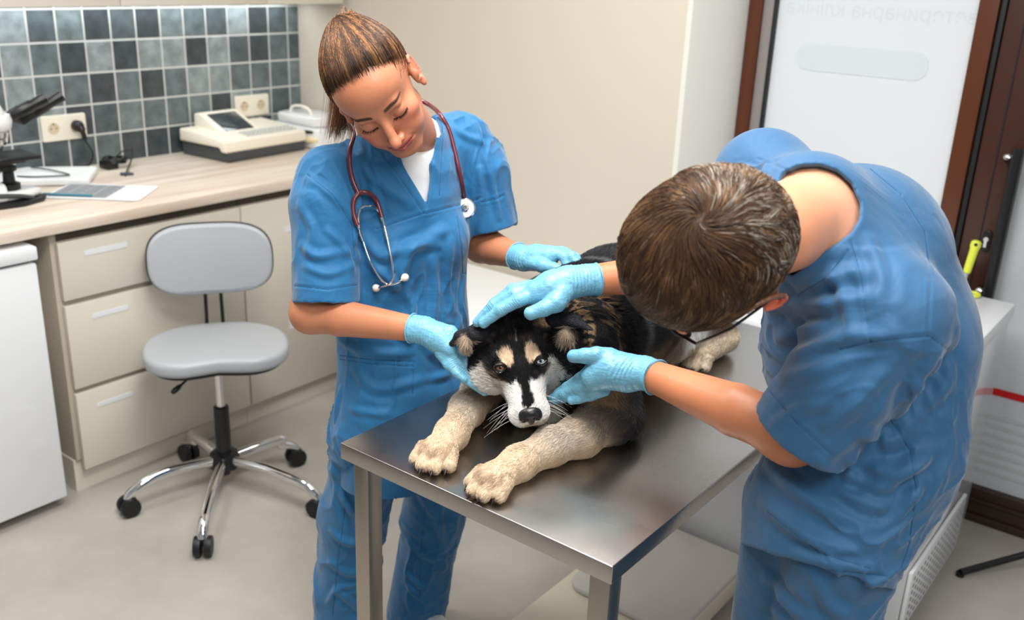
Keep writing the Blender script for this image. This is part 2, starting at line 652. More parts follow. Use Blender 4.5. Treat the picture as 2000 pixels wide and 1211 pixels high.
def socket(x0, x1, z0, z1, label):
    s = thing('wall_socket', label, 'socket', ((x0 + x1) / 2, WALL_Y - 0.002, (z0 + z1) / 2))
    w, h_ = x1 - x0, z1 - z0
    T = Matrix.Translation(((x0 + x1) / 2, WALL_Y - 0.001, (z0 + z1) / 2)) @ Matrix(((1, 0, 0, 0), (0, 0, -1, 0), (0, 1, 0, 0), (0, 0, 0, 1)))
    MB().prism(rrect(w, h_, 0.006), 0, 0.011, bevel=0.002, mat4=T).build('cover_plate', M_ivory, s)
    for k in (-1, 1):
        cx = (x0 + x1) / 2 + k * w * 0.25
        c = (cx, WALL_Y - 0.0125, (z0 + z1) / 2)
        r = MB().lathe([(0.021, 0), (0.0195, 0.0015), (0.0185, -0.001), (0.018, -0.0005)], c, (0, -1, 0), 28).build('socket_well', mat('socket_shade', (214, 198, 170), 0.5), s)
        MB().lathe([(0.0025, 0), (0.0025, 0.002)], (cx - 0.0095, WALL_Y - 0.0125, c[2]), (0, -1, 0), 10).lathe(
            [(0.0025, 0), (0.0025, 0.002)], (cx + 0.0095, WALL_Y - 0.0125, c[2]), (0, -1, 0), 10).box(
            (cx - 0.003, WALL_Y - 0.0145, c[2] + 0.013), (cx + 0.003, WALL_Y - 0.0125, c[2] + 0.018)).build('contact', mat('brass_contact', (150, 120, 70), 0.4, metal=0.6), r)
    return s


socket(1.698, 1.862, 1.013, 1.103, 'double ivory wall socket on the tiles behind the microscope, one plug in it')
socket(2.520, 2.690, 1.022, 1.108, 'double ivory wall socket on the tiles above the electronic instrument, both outlets empty')

# plug with cable going down behind the notebook
pl = MB()
px, pz = 1.821, 1.062
pl.lathe([(0.019, 0), (0.02, 0.02), (0.015, 0.032), (0.008, 0.036)], (px, WALL_Y - 0.014, pz), (0, -1, 0), 20)
pl.tube(spline([(px, WALL_Y - 0.035, pz + 0.004), (px + 0.006, WALL_Y - 0.045, pz - 0.02), (px + 0.012, WALL_Y - 0.045, pz - 0.05)], 5), [0.014] * 5 + [0.009] * 5 + [0.006], 12)
pg = thing('power_plug', 'black plug in the left wall socket with its cable hanging to the worktop', 'plug', (px, WALL_Y - 0.02, pz))
pl.build('plug_body', M_black, pg)
pts = spline([(px + 0.012, 3.355, pz - 0.05), (px + 0.03, 3.345, pz - 0.10), (px + 0.025, 3.36, 0.925), (px + 0.015, 3.37, 0.9145), (px - 0.01, 3.385, 0.9145)], 10)
MB().tube(pts, 0.0032, 8).build('cable', M_black, pg)

# tangled adapter leads lying by the wall
cb = MB()
rng = random.Random(4)
for k in range(6):
    c0 = np.array([1.90 + 0.02 * rng.random(), 3.30, 0.925])
    P = []
    for j in range(9):
        a = j * 0.9 + k
        P.append(c0 + np.array([0.045 * math.cos(a) * (0.6 + 0.4 * rng.random()), 0.035 * math.sin(a), 0.004 + 0.02 * rng.random()]))
    cb.tube(spline(P, 6), 0.0022, 6)
cb.tube(spline([(1.90, 3.31, 0.925), (1.96, 3.34, 0.955), (2.0, 3.33, 0.957), (1.96, 3.28, 0.93), (1.87, 3.17, 0.9135), (1.85, 3.14, 0.9135)], 8), 0.003, 8)
cb.box((1.86, 3.27, 0.911), (1.905, 3.33, 0.938), 0.004)
tag(cb.build('cable_bundle', M_black), 'tangled black adapter leads on the worktop below the left wall socket', 'cable')

# electronic instrument (chart recorder) on the worktop
ec = thing('chart_recorder', 'ivory and dark grey electronic instrument with a tilted screen on the worktop', 'medical device', (2.45, 3.2, 0.91))
E4 = Matrix.Translation((2.240, 3.095, 0.911)) @ Matrix.Rotation(math.radians(3.0), 4, 'Z') @ Matrix.Diagonal((1.04, 1.20, 1.18, 1.0))
MB().prism([(0.012, 0.0), (0.395, 0.0), (0.40, 0.22), (0.01, 0.22)], 0.0, 0.045, mat4=E4, bevel=0.006).build('base', M_greyp, ec)


def prof_x(prof, x0, x1, m4, name, m, par, bevel=0.004):
    """profile in (y, z) extruded along x"""
    t = bmesh.new()
    vs = [t.verts.new((x0, p[0], p[1])) for p in prof]
    f = t.faces.new(vs)
    r = bmesh.ops.extrude_face_region(t, geom=[f])
    for g in r['geom']:
        if isinstance(g, bmesh.types.BMVert):
            g.co.x = x1
    bmesh.ops.recalc_face_normals(t, faces=t.faces)
    if bevel:
        bmesh.ops.bevel(t, geom=list(t.edges), offset=bevel, segments=3, profile=0.5, affect='EDGES')
    t.transform(m4)
    b = MB()
    b._merge(t, 0, True)
    return b.build(name, m, par)


prof_x([(-0.004, 0.032), (-0.002, 0.068), (0.09, 0.080), (0.222, 0.088), (0.224, 0.05), (0.222, 0.046), (0.03, 0.046), (0.02, 0.032)], 0.0, 0.40, E4, 'top_case', M_ivory, ec, 0.006)
prof_x([(0.075, 0.074), (0.20, 0.132), (0.228, 0.128), (0.232, 0.06), (0.075, 0.06)], 0.075, 0.255, E4, 'screen_housing', M_ivory, ec, 0.006)
scr = prof_x([(0.092, 0.0832), (0.185, 0.1275), (0.183, 0.1235), (0.092, 0.08)], 0.098, 0.232, E4, 'screen', mat('screen_glass', (58, 62, 66), 0.08), ec, 0.0005)
kb = MB()
for r_ in range(3):
    for c_ in range(13):
        x = 0.13 + 0.0195 * c_
        y = 0.022 + 0.018 * r_
        z = 0.0712 + 0.12 * y
        kb.box((x, y, z - 0.002), (x + 0.0125, y + 0.010, z + 0.0035), 0.0012, segs=1, mat4=E4)
kb.build('keypad', mat('grey_keys', (196, 198, 196), 0.5), ec)['kind'] = 'stuff'

# second white instrument with a curved dark slot and a handle
an = thing('benchtop_analyser', 'white rounded benchtop machine with a dark slot in the corner of the worktop', 'medical device', (2.75, 3.2, 0.91))
prof = []
A4 = Matrix.Translation((2.772, 3.22, 0.911)) @ Matrix.Diagonal((0.68, 1.0, 1.0, 1.0))
MB().prism(rrect(0.27, 0.30, 0.03), 0.0, 0.085, bevel=0.01, mat4=A4).build('body', M_white, an)
MB().prism([(-0.125, -0.12), (-0.13, 0.03), (-0.11, 0.12), (-0.03, 0.14), (0.1, 0.14), (0.128, 0.0), (0.1, -0.135), (-0.02, -0.145)], 0.086, 0.128, bevel=0.012, mat4=A4).build('lid', M_white, an)
MB().tube(spline([A4 @ Vector(p) for p in ((-0.137, 0.06, 0.075), (-0.139, 0.0, 0.066), (-0.138, -0.07, 0.068), (-0.128, -0.125, 0.07))], 6), [0.003] + [0.007] * 17 + [0.003], 10).build('slot', M_black, an)
MB().tube(spline([A4 @ Vector(p) for p in ((-0.13, 0.10, 0.05), (-0.142, 0.02, 0.04), (-0.142, -0.06, 0.035), (-0.11, -0.14, 0.04))], 6), [0.016] * 19, 12).build('front_bulge', mat('ivory_yellow_plastic', (236, 218, 178), 0.45), an)
MB().tube(spline([A4 @ Vector(p) for p in ((-0.05, 0.09, 0.125), (-0.05, 0.07, 0.15), (-0.05, 0.02, 0.158), (-0.05, -0.03, 0.15), (-0.05, -0.05, 0.125))], 6), 0.006, 10).build('handle', M_ivory, an)

# printed papers, pen, notebook, pen cap
pp = MB()
for k, (ang, dx, dy) in enumerate(((0.0, 0, 0), (0.03, 0.003, -0.004), (-0.04, -0.002, 0.003))):
    pp.box((-0.148, -0.105, 0.0006 * k), (0.148, 0.105, 0.0006 * k + 0.0004), mat4=Matrix.Translation((1.665 + dx, 2.975 + dy, 0.9115)) @ Matrix.Rotation(math.radians(-52) + ang, 4, 'Z'))
ps = thing('paper_sheets', 'loose white paper sheets with one grey printed page on the worktop', 'papers', (1.66, 2.97, 0.911))
pp.build('sheets', M_paper, ps)
PM = Matrix.Translation((1.632, 3.02, 0.9142)) @ Matrix.Rotation(math.radians(-52), 4, 'Z')
MB().box((-0.085, -0.088, 0), (0.10, 0.088, 0.0004), mat4=PM).build('printed_page', mat('grey_print', (150, 153, 156), 0.7), ps)
ln = MB()
for k in range(9):
    for j in range(4):
        ln.box((-0.075 + 0.043 * j, -0.075 + 0.018 * k, 0.0005), (-0.045 + 0.043 * j + 0.01 * ((k * j) % 2), -0.070 + 0.018 * k, 0.0007), mat4=PM)
ln.build('print_lines', mat('print_ink', (110, 112, 118), 0.7), ps)['kind'] = 'stuff'
# curled front sheet
cs = []
for i in range(12):
    for j in range(2):
        t = i / 11
        cs.append((1.60 + 0.19 * t + (0.05 if j else 0), 2.86 + 0.13 * t * 0.9 - (0.10 if j else 0) + 0.0, 0.9145 + (0.012 * math.sin(math.pi * t) + 0.003) * (1 - j * 0.3)))
pn = MB()
a_, b_ = np.array([1.500, 3.05, 0.919]), np.array([1.600, 2.925, 0.919])
pn.tube([a_, a_ + (b_ - a_) * 0.06, a_ + (b_ - a_) * 0.9, b_], [0.0015, 0.004, 0.004, 0.0045], 10)
tag(pn.build('pen', mat('teal_plastic', (70, 128, 146), 0.3)), 'teal ballpoint pen lying on the printed sheets', 'pen')
pc = MB()
a_, b_ = np.array([1.845, 3.165, 0.9155]), np.array([1.882, 3.140, 0.9155])
pc.tube([a_, b_], [0.005, 0.0042], 12).tube([a_ + (0, 0, 0.0055), b_ * 0.8 + a_ * 0.2 + (0, 0, 0.0055)], 0.0011, 6)  # loose pen cap with its clip
tag(pc.build('pen_cap', mat('navy_plastic', (34, 52, 74), 0.35)), 'short dark blue pen cap lying alone on the bare worktop', 'pen cap')

nb = thing('notebook_case', 'flat white device case lying on the worktop behind the microscope', 'device', (1.65, 3.25, 0.911))
NM = Matrix.Translation((1.635, 3.27, 0.9112)) @ Matrix.Rotation(math.radians(-38), 4, 'Z')
MB().prism(rrect(0.30, 0.22, 0.02), 0, 0.022, bevel=0.006, mat4=NM).build('case', M_whitem, nb)
MB().tube(spline([NM @ Vector(p) for p in ((-0.08, -0.06, 0.024), (-0.02, -0.085, 0.027), (0.07, -0.075, 0.028), (0.075, -0.05, 0.028), (0.0, 0.02, 0.03), (-0.06, 0.06, 0.03))], 8), 0.0028, 8).build('cable', M_greyp, nb)

# microscope at the left edge of the frame
ms = thing('microscope', 'white binocular microscope with black eyepieces on the worktop by the left edge', 'microscope', (1.34, 3.05, 0.911))
mz = 0.911


def MP(u, v, y):
    return ony(u, v, y)


foot = MB()
foot.prism([(1.16, 2.985), (1.40, 2.955), (1.475, 2.985), (1.50, 3.02), (1.48, 3.06), (1.40, 3.09), (1.16, 3.12)], mz, mz + 0.014, bevel=0.004)
foot.build('base_plate', M_black, ms)
prof_x([(-0.06, 0), (-0.06, 0.02), (-0.045, 0.055), (0.045, 0.06), (0.06, 0.02), (0.06, 0)], 0.0, 0.2, Matrix.Translation((1.17, 3.04, mz + 0.015)), 'base', M_whitem, ms, 0.012)
nose = MB()
nose.prism([(1.36, 2.982), (1.445, 2.99), (1.482, 3.012), (1.476, 3.04), (1.44, 3.068), (1.36, 3.09)], mz + 0.015, mz + 0.042, bevel=0.012)
nose.build('base_nose', M_whitem, ms)
MB().tube(spline([(1.20, 2.979, mz + 0.045), (1.32, 2.976, mz + 0.040), (1.40, 2.982, mz + 0.028), (1.445, 2.992, mz + 0.014)], 6), 0.007, 10).build('trim_band', M_greyp, ms)
MB().lathe([(0.031, 0), (0.031, 0.016), (0.018, 0.022), (0.016, 0.052), (0.026, 0.058), (0.026, 0.07)], (1.395, 3.03, mz + 0.045)).build('condenser', M_black, ms)
MB().box((1.29, 2.965, 1.048), (1.475, 3.105, 1.060), 0.003).box((1.35, 3.0, 1.036), (1.44, 3.07, 1.049), 0.002).build('stage', M_black, ms)
MB().lathe([(0.012, 0), (0.017, 0.012), (0.017, 0.035), (0.022, 0.04), (0.022, 0.062)], (1.375, 3.03, 1.075)).lathe(
    [(0.008, 0), (0.013, 0.012), (0.013, 0.04)], (1.40, 3.05, 1.088), (0.3, 0.1, 1)).build('objective', M_chrome, ms)
MB().lathe([(0.03, 0), (0.045, 0.012), (0.05, 0.035), (0.046, 0.052)], (1.375, 3.03, 1.132)).build('turret', M_whitem, ms)
MB().box((1.20, 2.99, 0.95), (1.28, 3.07, 1.18), 0.015).build('arm', M_whitem, ms)
hd = MB()
hd.lathe([(0.040, 0.0), (0.044, 0.015), (0.042, 0.035), (0.030, 0.055)], (1.358, 3.03, 1.165), (0.12, 0, 1)).box((1.22, 2.985, 1.15), (1.37, 3.075, 1.20), 0.015)
hd.build('head', M_whitem, ms)
for (u0, v0, u1, v1, yy) in ((38, 218, 88, 192, 3.0), (62, 222, 120, 187, 3.06)):
    a_, b_ = MP(u0, v0, yy), MP(u1, v1, yy - 0.02)
    MB().tube([a_ - (b_ - a_) * 0.3, a_, a_ + (b_ - a_) * 0.45, a_ + (b_ - a_) * 0.5, b_, b_ + (b_ - a_) * 0.02], [0.014, 0.019, 0.019, 0.0165, 0.018, 0.013], 20).build('eyepiece', M_black, ms)
a_ = MP(48, 225, 3.03)
MB().box(a_ - [0.03, 0.03, 0.018], a_ + [0.018, 0.05, 0.02], 0.006, rot=(0, math.radians(-28), 0)).build('prism_housing', M_black, ms)

# ------------------------------------------------------------------ swivel stool
def chair():
    cx, cy = 1.704, 2.460
    M_seat = mat('grey_leatherette', (170, 174, 179), 0.42, bump=(220, 0.05, 0.001))
    t = thing('swivel_chair', 'light grey swivel chair on five chrome legs in front of the drawers', 'chair', (cx, cy, 0))
    fd = nrm(np.array([cx, cy]))             # away from the camera
    rt = np.array([fd[1], -fd[0]])

    def W(r, f, z):
        return np.array([cx + rt[0] * r + fd[0] * f, cy + rt[1] * r + fd[1] * f, z])
    R4 = Matrix(((rt[0], fd[0], 0, cx), (rt[1], fd[1], 0, cy), (0, 0, 1, 0), (0, 0, 0, 1)))
    # seat: saddle shape with a dip at the front edge
    out = []
    for k in range(48):
        a = 2 * math.pi * k / 48
        ca, sa = math.cos(a), math.sin(a)
        x = 0.222 * abs(ca) ** 0.62 * (1 if ca > 0 else -1)
        y = 0.185 * abs(sa) ** 0.75 * (1 if sa > 0 else -1)
        if y < 0:
            y += 0.030 * math.exp(-(x / 0.075) ** 2)
        else:
            x *= 1 - 0.25 * (y / 0.185) ** 2
        out.append((x, y))
    MB().prism(out, 0.463, 0.512, bevel=0.018, segs=5, mat4=R4).build('seat', M_seat, t)
    MB().prism([(p[0] * 0.9, p[1] * 0.88) for p in out], 0.452, 0.463, mat4=R4).build('seat_pan', M_black, t)
    # backrest, slightly curved
    o2 = []
    for k in range(56):
        a = 2 * math.pi * k / 56
        ca, sa = math.cos(a), math.sin(a)
        o2.append((0.196 * abs(ca) ** 0.55 * (1 if ca > 0 else -1), 0.117 * abs(sa) ** 0.72 * (1 if sa > 0 else -1)))
    B4 = R4 @ Matrix.Translation((0.0, 0.165, 0.738)) @ Matrix.Rotation(math.radians(83), 4, 'X')

    def back(sc, z0, z1, bev, m, name):
        b = MB()
        b.prism([(p[0] * sc, p[1] * sc) for p in o2], z0, z1, bevel=bev, segs=4)
        for v in b.bm.verts:
            v.co.z += (v.co.x ** 2) * 0.9
        b.bm.transform(B4)
        return b.build(name, m, t)
    back(0.975, -0.002, 0.030, 0.012, M_seat, 'backrest')
    back(1.0, -0.014, 0.006, 0.006, M_rubber, 'backrest_shell')
    for s in (-1, 1):
        MB().tube(spline([W(0.028 * s, 0.02, 0.45), W(0.028 * s, 0.165, 0.452), W(0.026 * s, 0.19, 0.50), W(0.024 * s, 0.182, 0.66), W(0.024 * s, 0.18, 0.75)], 6), 0.0058, 10).build('back_bracket', M_rubber, t)
    MB().lathe([(0.0145, 0.28), (0.0145, 0.455)], (cx, cy, 0)).build('gas_lift', M_chrome, t)
    MB().lathe([(0.024, 0.10), (0.025, 0.18), (0.024, 0.285), (0.018, 0.288)], (cx, cy, 0)).build('lift_cover', M_black, t)
    MB().lathe([(0.02, 0.058), (0.05, 0.07), (0.052, 0.098), (0.045, 0.118), (0.024, 0.125)], (cx, cy, 0), n=10).lathe([(0.016, 0.04), (0.016, 0.06)], (cx, cy, 0)).build('hub', M_black, t)
    MB().tube(spline([W(-0.03, -0.05, 0.448), W(-0.075, -0.08, 0.440), W(-0.105, -0.10, 0.422), W(-0.14, -0.12, 0.400)], 5), [0.004] * 12 + [0.008, 0.009, 0.009, 0.006], 10).build('lift_lever', M_rubber, t)
    wh = [(1.390, 2.525), (1.408, 2.168), (1.776, 2.086), (1.945, 2.392), (1.720, 2.690)]
    for (x, y) in wh:
        d = nrm(np.array([x - cx, y - cy]))
        q = lambda f, z: np.array([cx + d[0] * f, cy + d[1] * f, z])
        L_ = math.hypot(x - cx, y - cy)
        leg = MB().tube(spline([q(0.03, 0.095), q(0.12, 0.105), q(0.20, 0.108), q(L_ - 0.055, 0.095), q(L_ - 0.012, 0.074), q(L_, 0.055)], 6), [(0.016, 0.018)] * 20 + [(0.016, 0.016)] * 11, 16).build('leg', M_chrome, t)
        pdir = np.array([-d[1], d[0], 0])
        w = MB()
        c = np.array([x, y, 0.0316])
        for s in (-1, 1):
            w.lathe([(0.014, -0.011), (0.030, -0.010), (0.0315, 0), (0.030, 0.010), (0.014, 0.012)], c + pdir * 0.0155 * s, pdir, 24)
        w.box(c + [-0.012, -0.012, 0.006], c + [0.012, 0.012, 0.026], 0.004)
        w.build('caster', M_rubber, leg)
    return t


chair()

# ------------------------------------------------------------------ examination table
TZ = 0.80
TX0, TX1, TY0, TY1 = 1.129, 2.30, 0.640, 1.256


def exam_table():
    t = thing('examination_table', 'stainless steel examination table under the dog', 'table', (1.7, 0.95, 0))
    m = bpy.data.materials.new('table_top_steel')
    m.use_nodes = True
    nt = m.node_tree
    N, L = nt.nodes, nt.links
    b = N['Principled BSDF']
    b.inputs['Base Color'].default_value = s2l((176, 172, 168))
    b.inputs['Metallic'].default_value = 1.0
    tc = N.new('ShaderNodeTexCoord')
    n1 = N.new('ShaderNodeTexNoise')
    n1.inputs['Scale'].default_value = 7
    n1.inputs['Detail'].default_value = 6
    L.new(tc.outputs['Object'], n1.inputs[0])
    mr = N.new('ShaderNodeMapRange')
    mr.inputs[3].default_value = 0.2
    mr.inputs[4].default_value = 0.34
    L.new(n1.outputs[0], mr.inputs[0])
    L.new(mr.outputs[0], b.inputs['Roughness'])
    mp = N.new('ShaderNodeMapping')
    mp.inputs['Rotation'].default_value = (0, 0, 0.5)
    mp.inputs['Scale'].default_value = (1, 9, 1)
    L.new(tc.outputs['Object'], mp.inputs[0])
    n2 = N.new('ShaderNodeTexNoise')
    n2.inputs['Scale'].default_value = 160
    n2.inputs['Detail'].default_value = 3
    L.new(mp.outputs[0], n2.inputs[0])
    n3 = N.new('ShaderNodeTexNoise')
    n3.inputs['Scale'].default_value = 5
    n3.inputs['Detail'].default_value = 0.0
    L.new(tc.outputs['Object'], n3.inputs[0])
    bp = N.new('ShaderNodeBump')
    bp.inputs['Strength'].default_value = 0.12
    bp.inputs['Distance'].default_value = 0.0004
    L.new(n2.outputs[0], bp.inputs['Height'])
    bp2 = N.new('ShaderNodeBump')
    bp2.inputs['Strength'].default_value = 0.15
    bp2.inputs['Distance'].default_value = 0.004
    L.new(n3.outputs[0], bp2.inputs['Height'])
    L.new(bp.outputs[0], b.inputs['Normal'])
    MB().box((TX0, TY0, TZ - 0.034), (TX1, TY1, TZ), 0.0022, segs=3).build('table_top', m, t)
    MB().box((TX0 + 0.012, TY0 + 0.012, TZ - 0.037), (TX1 - 0.012, TY1 - 0.012, TZ - 0.034)).build('under_frame', M_steel, t)
    for x in (TX0 + 0.006, TX1 - 0.046):
        for y in (TY0 + 0.006, TY1 - 0.046 - 0.022):
            MB().box((x, y, 0.01), (x + 0.038, y + 0.038, TZ - 0.035), 0.002).build('leg', M_steel, t)
            MB().box((x - 0.001, y - 0.001, 0.0), (x + 0.039, y + 0.039, 0.012), 0.003).build('foot', M_rubber, t)


exam_table()

# ------------------------------------------------------------------ chest freezer, floor scale, bin, tripod, keys
FX0, FX1, FY0, FY1 = 2.335, 3.010, 0.452, 1.12
fz = thing('chest_freezer', 'white chest freezer with a perforated lower grille behind the man by the door', 'freezer', (2.7, 0.8, 0))
MB().box((FX0 + 0.01, FY0 + 0.008, 0.045), (FX1 - 0.005, FY1, 0.752), 0.008).build('body', mat('freezer_enamel', (214, 216, 219), 0.16, coat=0.4), fz)
MB().box((FX0, FY0, 0.757), (FX1, FY1, 0.802), 0.008).build('lid', M_white, fz)
gr = MB()
gr.box((FX0 + 0.01, FY0 - 0.004, 0.05), (FX1 - 0.13, FY0 + 0.007, 0.232), 0.003)
gr.build('grille', M_white, fz)
hl = MB()
for i in range(16):
    for j in range(7):
        hl.lathe([(0.006, 0), (0.006, 0.0012)], (FX0 + 0.04 + 0.031 * i, FY0 - 0.0045, 0.075 + 0.0215 * j + 0.0 * i), (0, -1, 0), 10)
hl.build('grille_holes', mat('grille_hole', (150, 152, 155), 0.6), fz)['kind'] = 'stuff'
for x in (FX0 + 0.05, FX1 - 0.12):
    for y in (FY0 + 0.05, FY1 - 0.06):
        MB().lathe([(0.02, 0), (0.022, 0.02), (0.018, 0.047)], (x, y, 0)).build('foot', M_rubber, fz)

fs = thing('floor_scale', 'low cream and grey floor scale under the table by the man', 'scale', (2.0, 1.05, 0))
SB = Matrix.Translation((1.92, 1.055, 0))
MB().prism(rrect(0.82, 0.37, 0.03), 0.02, 0.085, bevel=0.012, mat4=SB).build('base', mat('cream_plastic', (226, 216, 198), 0.4), fs)
MB().prism(rrect(0.44, 0.34, 0.05), 0.086, 0.103, bevel=0.006, mat4=Matrix.Translation((2.10, 1.04, 0))).build('platform', mat('pale_mat', (206, 202, 195), 0.5), fs)
for x in (1.58, 2.26):
    for y in (0.92, 1.19):
        MB().lathe([(0.018, 0), (0.018, 0.022)], (x, y, 0)).build('foot', M_rubber, fs)

bn = thing('white_bin', 'low white rounded cabinet by the beige wall, behind the woman\'s raised hand', 'cabinet', (2.5, 1.9, 0))
MB().prism(rrect(0.56, 0.95, 0.05), 0.02, 0.47, bevel=0.01, mat4=Matrix.Translation((2.56, 1.99, 0))).build('body', mat('pale_grey_plastic', (206, 208, 210), 0.4), bn)
MB().prism(rrect(0.575, 0.965, 0.055), 0.478, 0.545, bevel=0.03, segs=5, mat4=Matrix.Translation((2.56, 1.99, 0))).build('lid', M_whitem, bn)
MB().prism(rrect(0.55, 0.94, 0.05), 0.469, 0.479, mat4=Matrix.Translation((2.56, 1.99, 0))).build('lid_gap', M_greyp, bn)
MB().prism(rrect(0.5, 0.9, 0.05), 0.0, 0.021, mat4=Matrix.Translation((2.56, 1.99, 0))).build('plinth', M_rubber, bn)

tp = thing('tripod_foot', 'black metal leg of a floor stand on the floor by the right edge', 'stand', (2.9, 0.3, 0))
a_, b_, c_ = onz(1876, 1118, 0.012), onz(2003, 1083, 0.05), np.array([2.98, 0.14, 0.085])
MB().tube([a_, b_, c_], 0.0105, 14).build('leg', M_black, tp)
MB().lathe([(0.012, 0), (0.0125, 0.012)], a_ - [0, 0, 0.012]).build('foot', M_rubber, tp)
MB().tube([c_, c_ + [0.16, 0.05, -0.073]], 0.0105, 14).build('leg', M_black, tp)
MB().tube([c_, c_ + [0.02, -0.19, -0.073]], 0.0105, 14).build('leg', M_black, tp)
MB().tube([c_ - [0, 0, 0.04], c_ + [0, 0, 0.9]], 0.014, 14).build('pole', M_black, tp)

# yellow handled tool standing on the freezer
yl = mat('yellow_plastic', (214, 222, 70), 0.4)
ky = thing('yellow_tool', 'yellow plastic tool handle upright on the white freezer by the door lock', 'tool', (3.0, 0.6, 0.8))
T0, T1 = onx(1884, 560, 3.04), onx(1906, 478, 3.04)
T0[2] = 0.80
T0[0] = 2.99
dd = nrm(T1 - T0)
MB().tube([T0 + (T1 - T0) * 0.42, T0 + (T1 - T0) * 0.46, T1 - dd * 0.014, T1 - dd * 0.004, T1 + dd * 0.008, T1 + dd * 0.013], [0.009, 0.011, 0.0125, 0.0155, 0.0145, 0.008], 18).build('handle', yl, ky)
MB().tube([T0, T0 + (T1 - T0) * 0.43], 0.007, 12).build('shaft', mat('grey_shaft', (150, 152, 160), 0.4), ky)
MB().lathe([(0.005, 0), (0.005, 0.003)], T1 + nrm(EYE - T1) * 0.0135, nrm(EYE - T1), 14).build('hanging_hole', M_black, ky)
k2 = thing('yellow_ring_tool', 'small yellow ring lying flat on the white freezer top', 'ring', (3.0, 0.57, 0.8))
c0 = onz(1903, 573, 0.808)
c0[0] = min(c0[0], 2.985)
MB().tube([c0 + [0.020 * math.cos(a), 0.016 * math.sin(a), 0] for a in np.linspace(0, 2 * math.pi, 25)], 0.0055, 10, cap=False).build('ring', yl, k2)
# ------------------------------------------------------------------ sculpting: distance fields -> continuous skins
def unit(v):
    v = np.asarray(v, float)
    return v / (np.linalg.norm(v, axis=-1, keepdims=True) + 1e-12)


def frame(z, x=None):
    """rotation whose columns are x, y, z"""
    z = unit(z)
    if x is None:
        x = np.array([1.0, 0, 0]) if abs(z[0]) < 0.9 else np.array([0, 1.0, 0])
    x = unit(np.asarray(x, float) - z * (np.dot(x, z)))
    return np.stack([x, np.cross(z, x), z], axis=1)


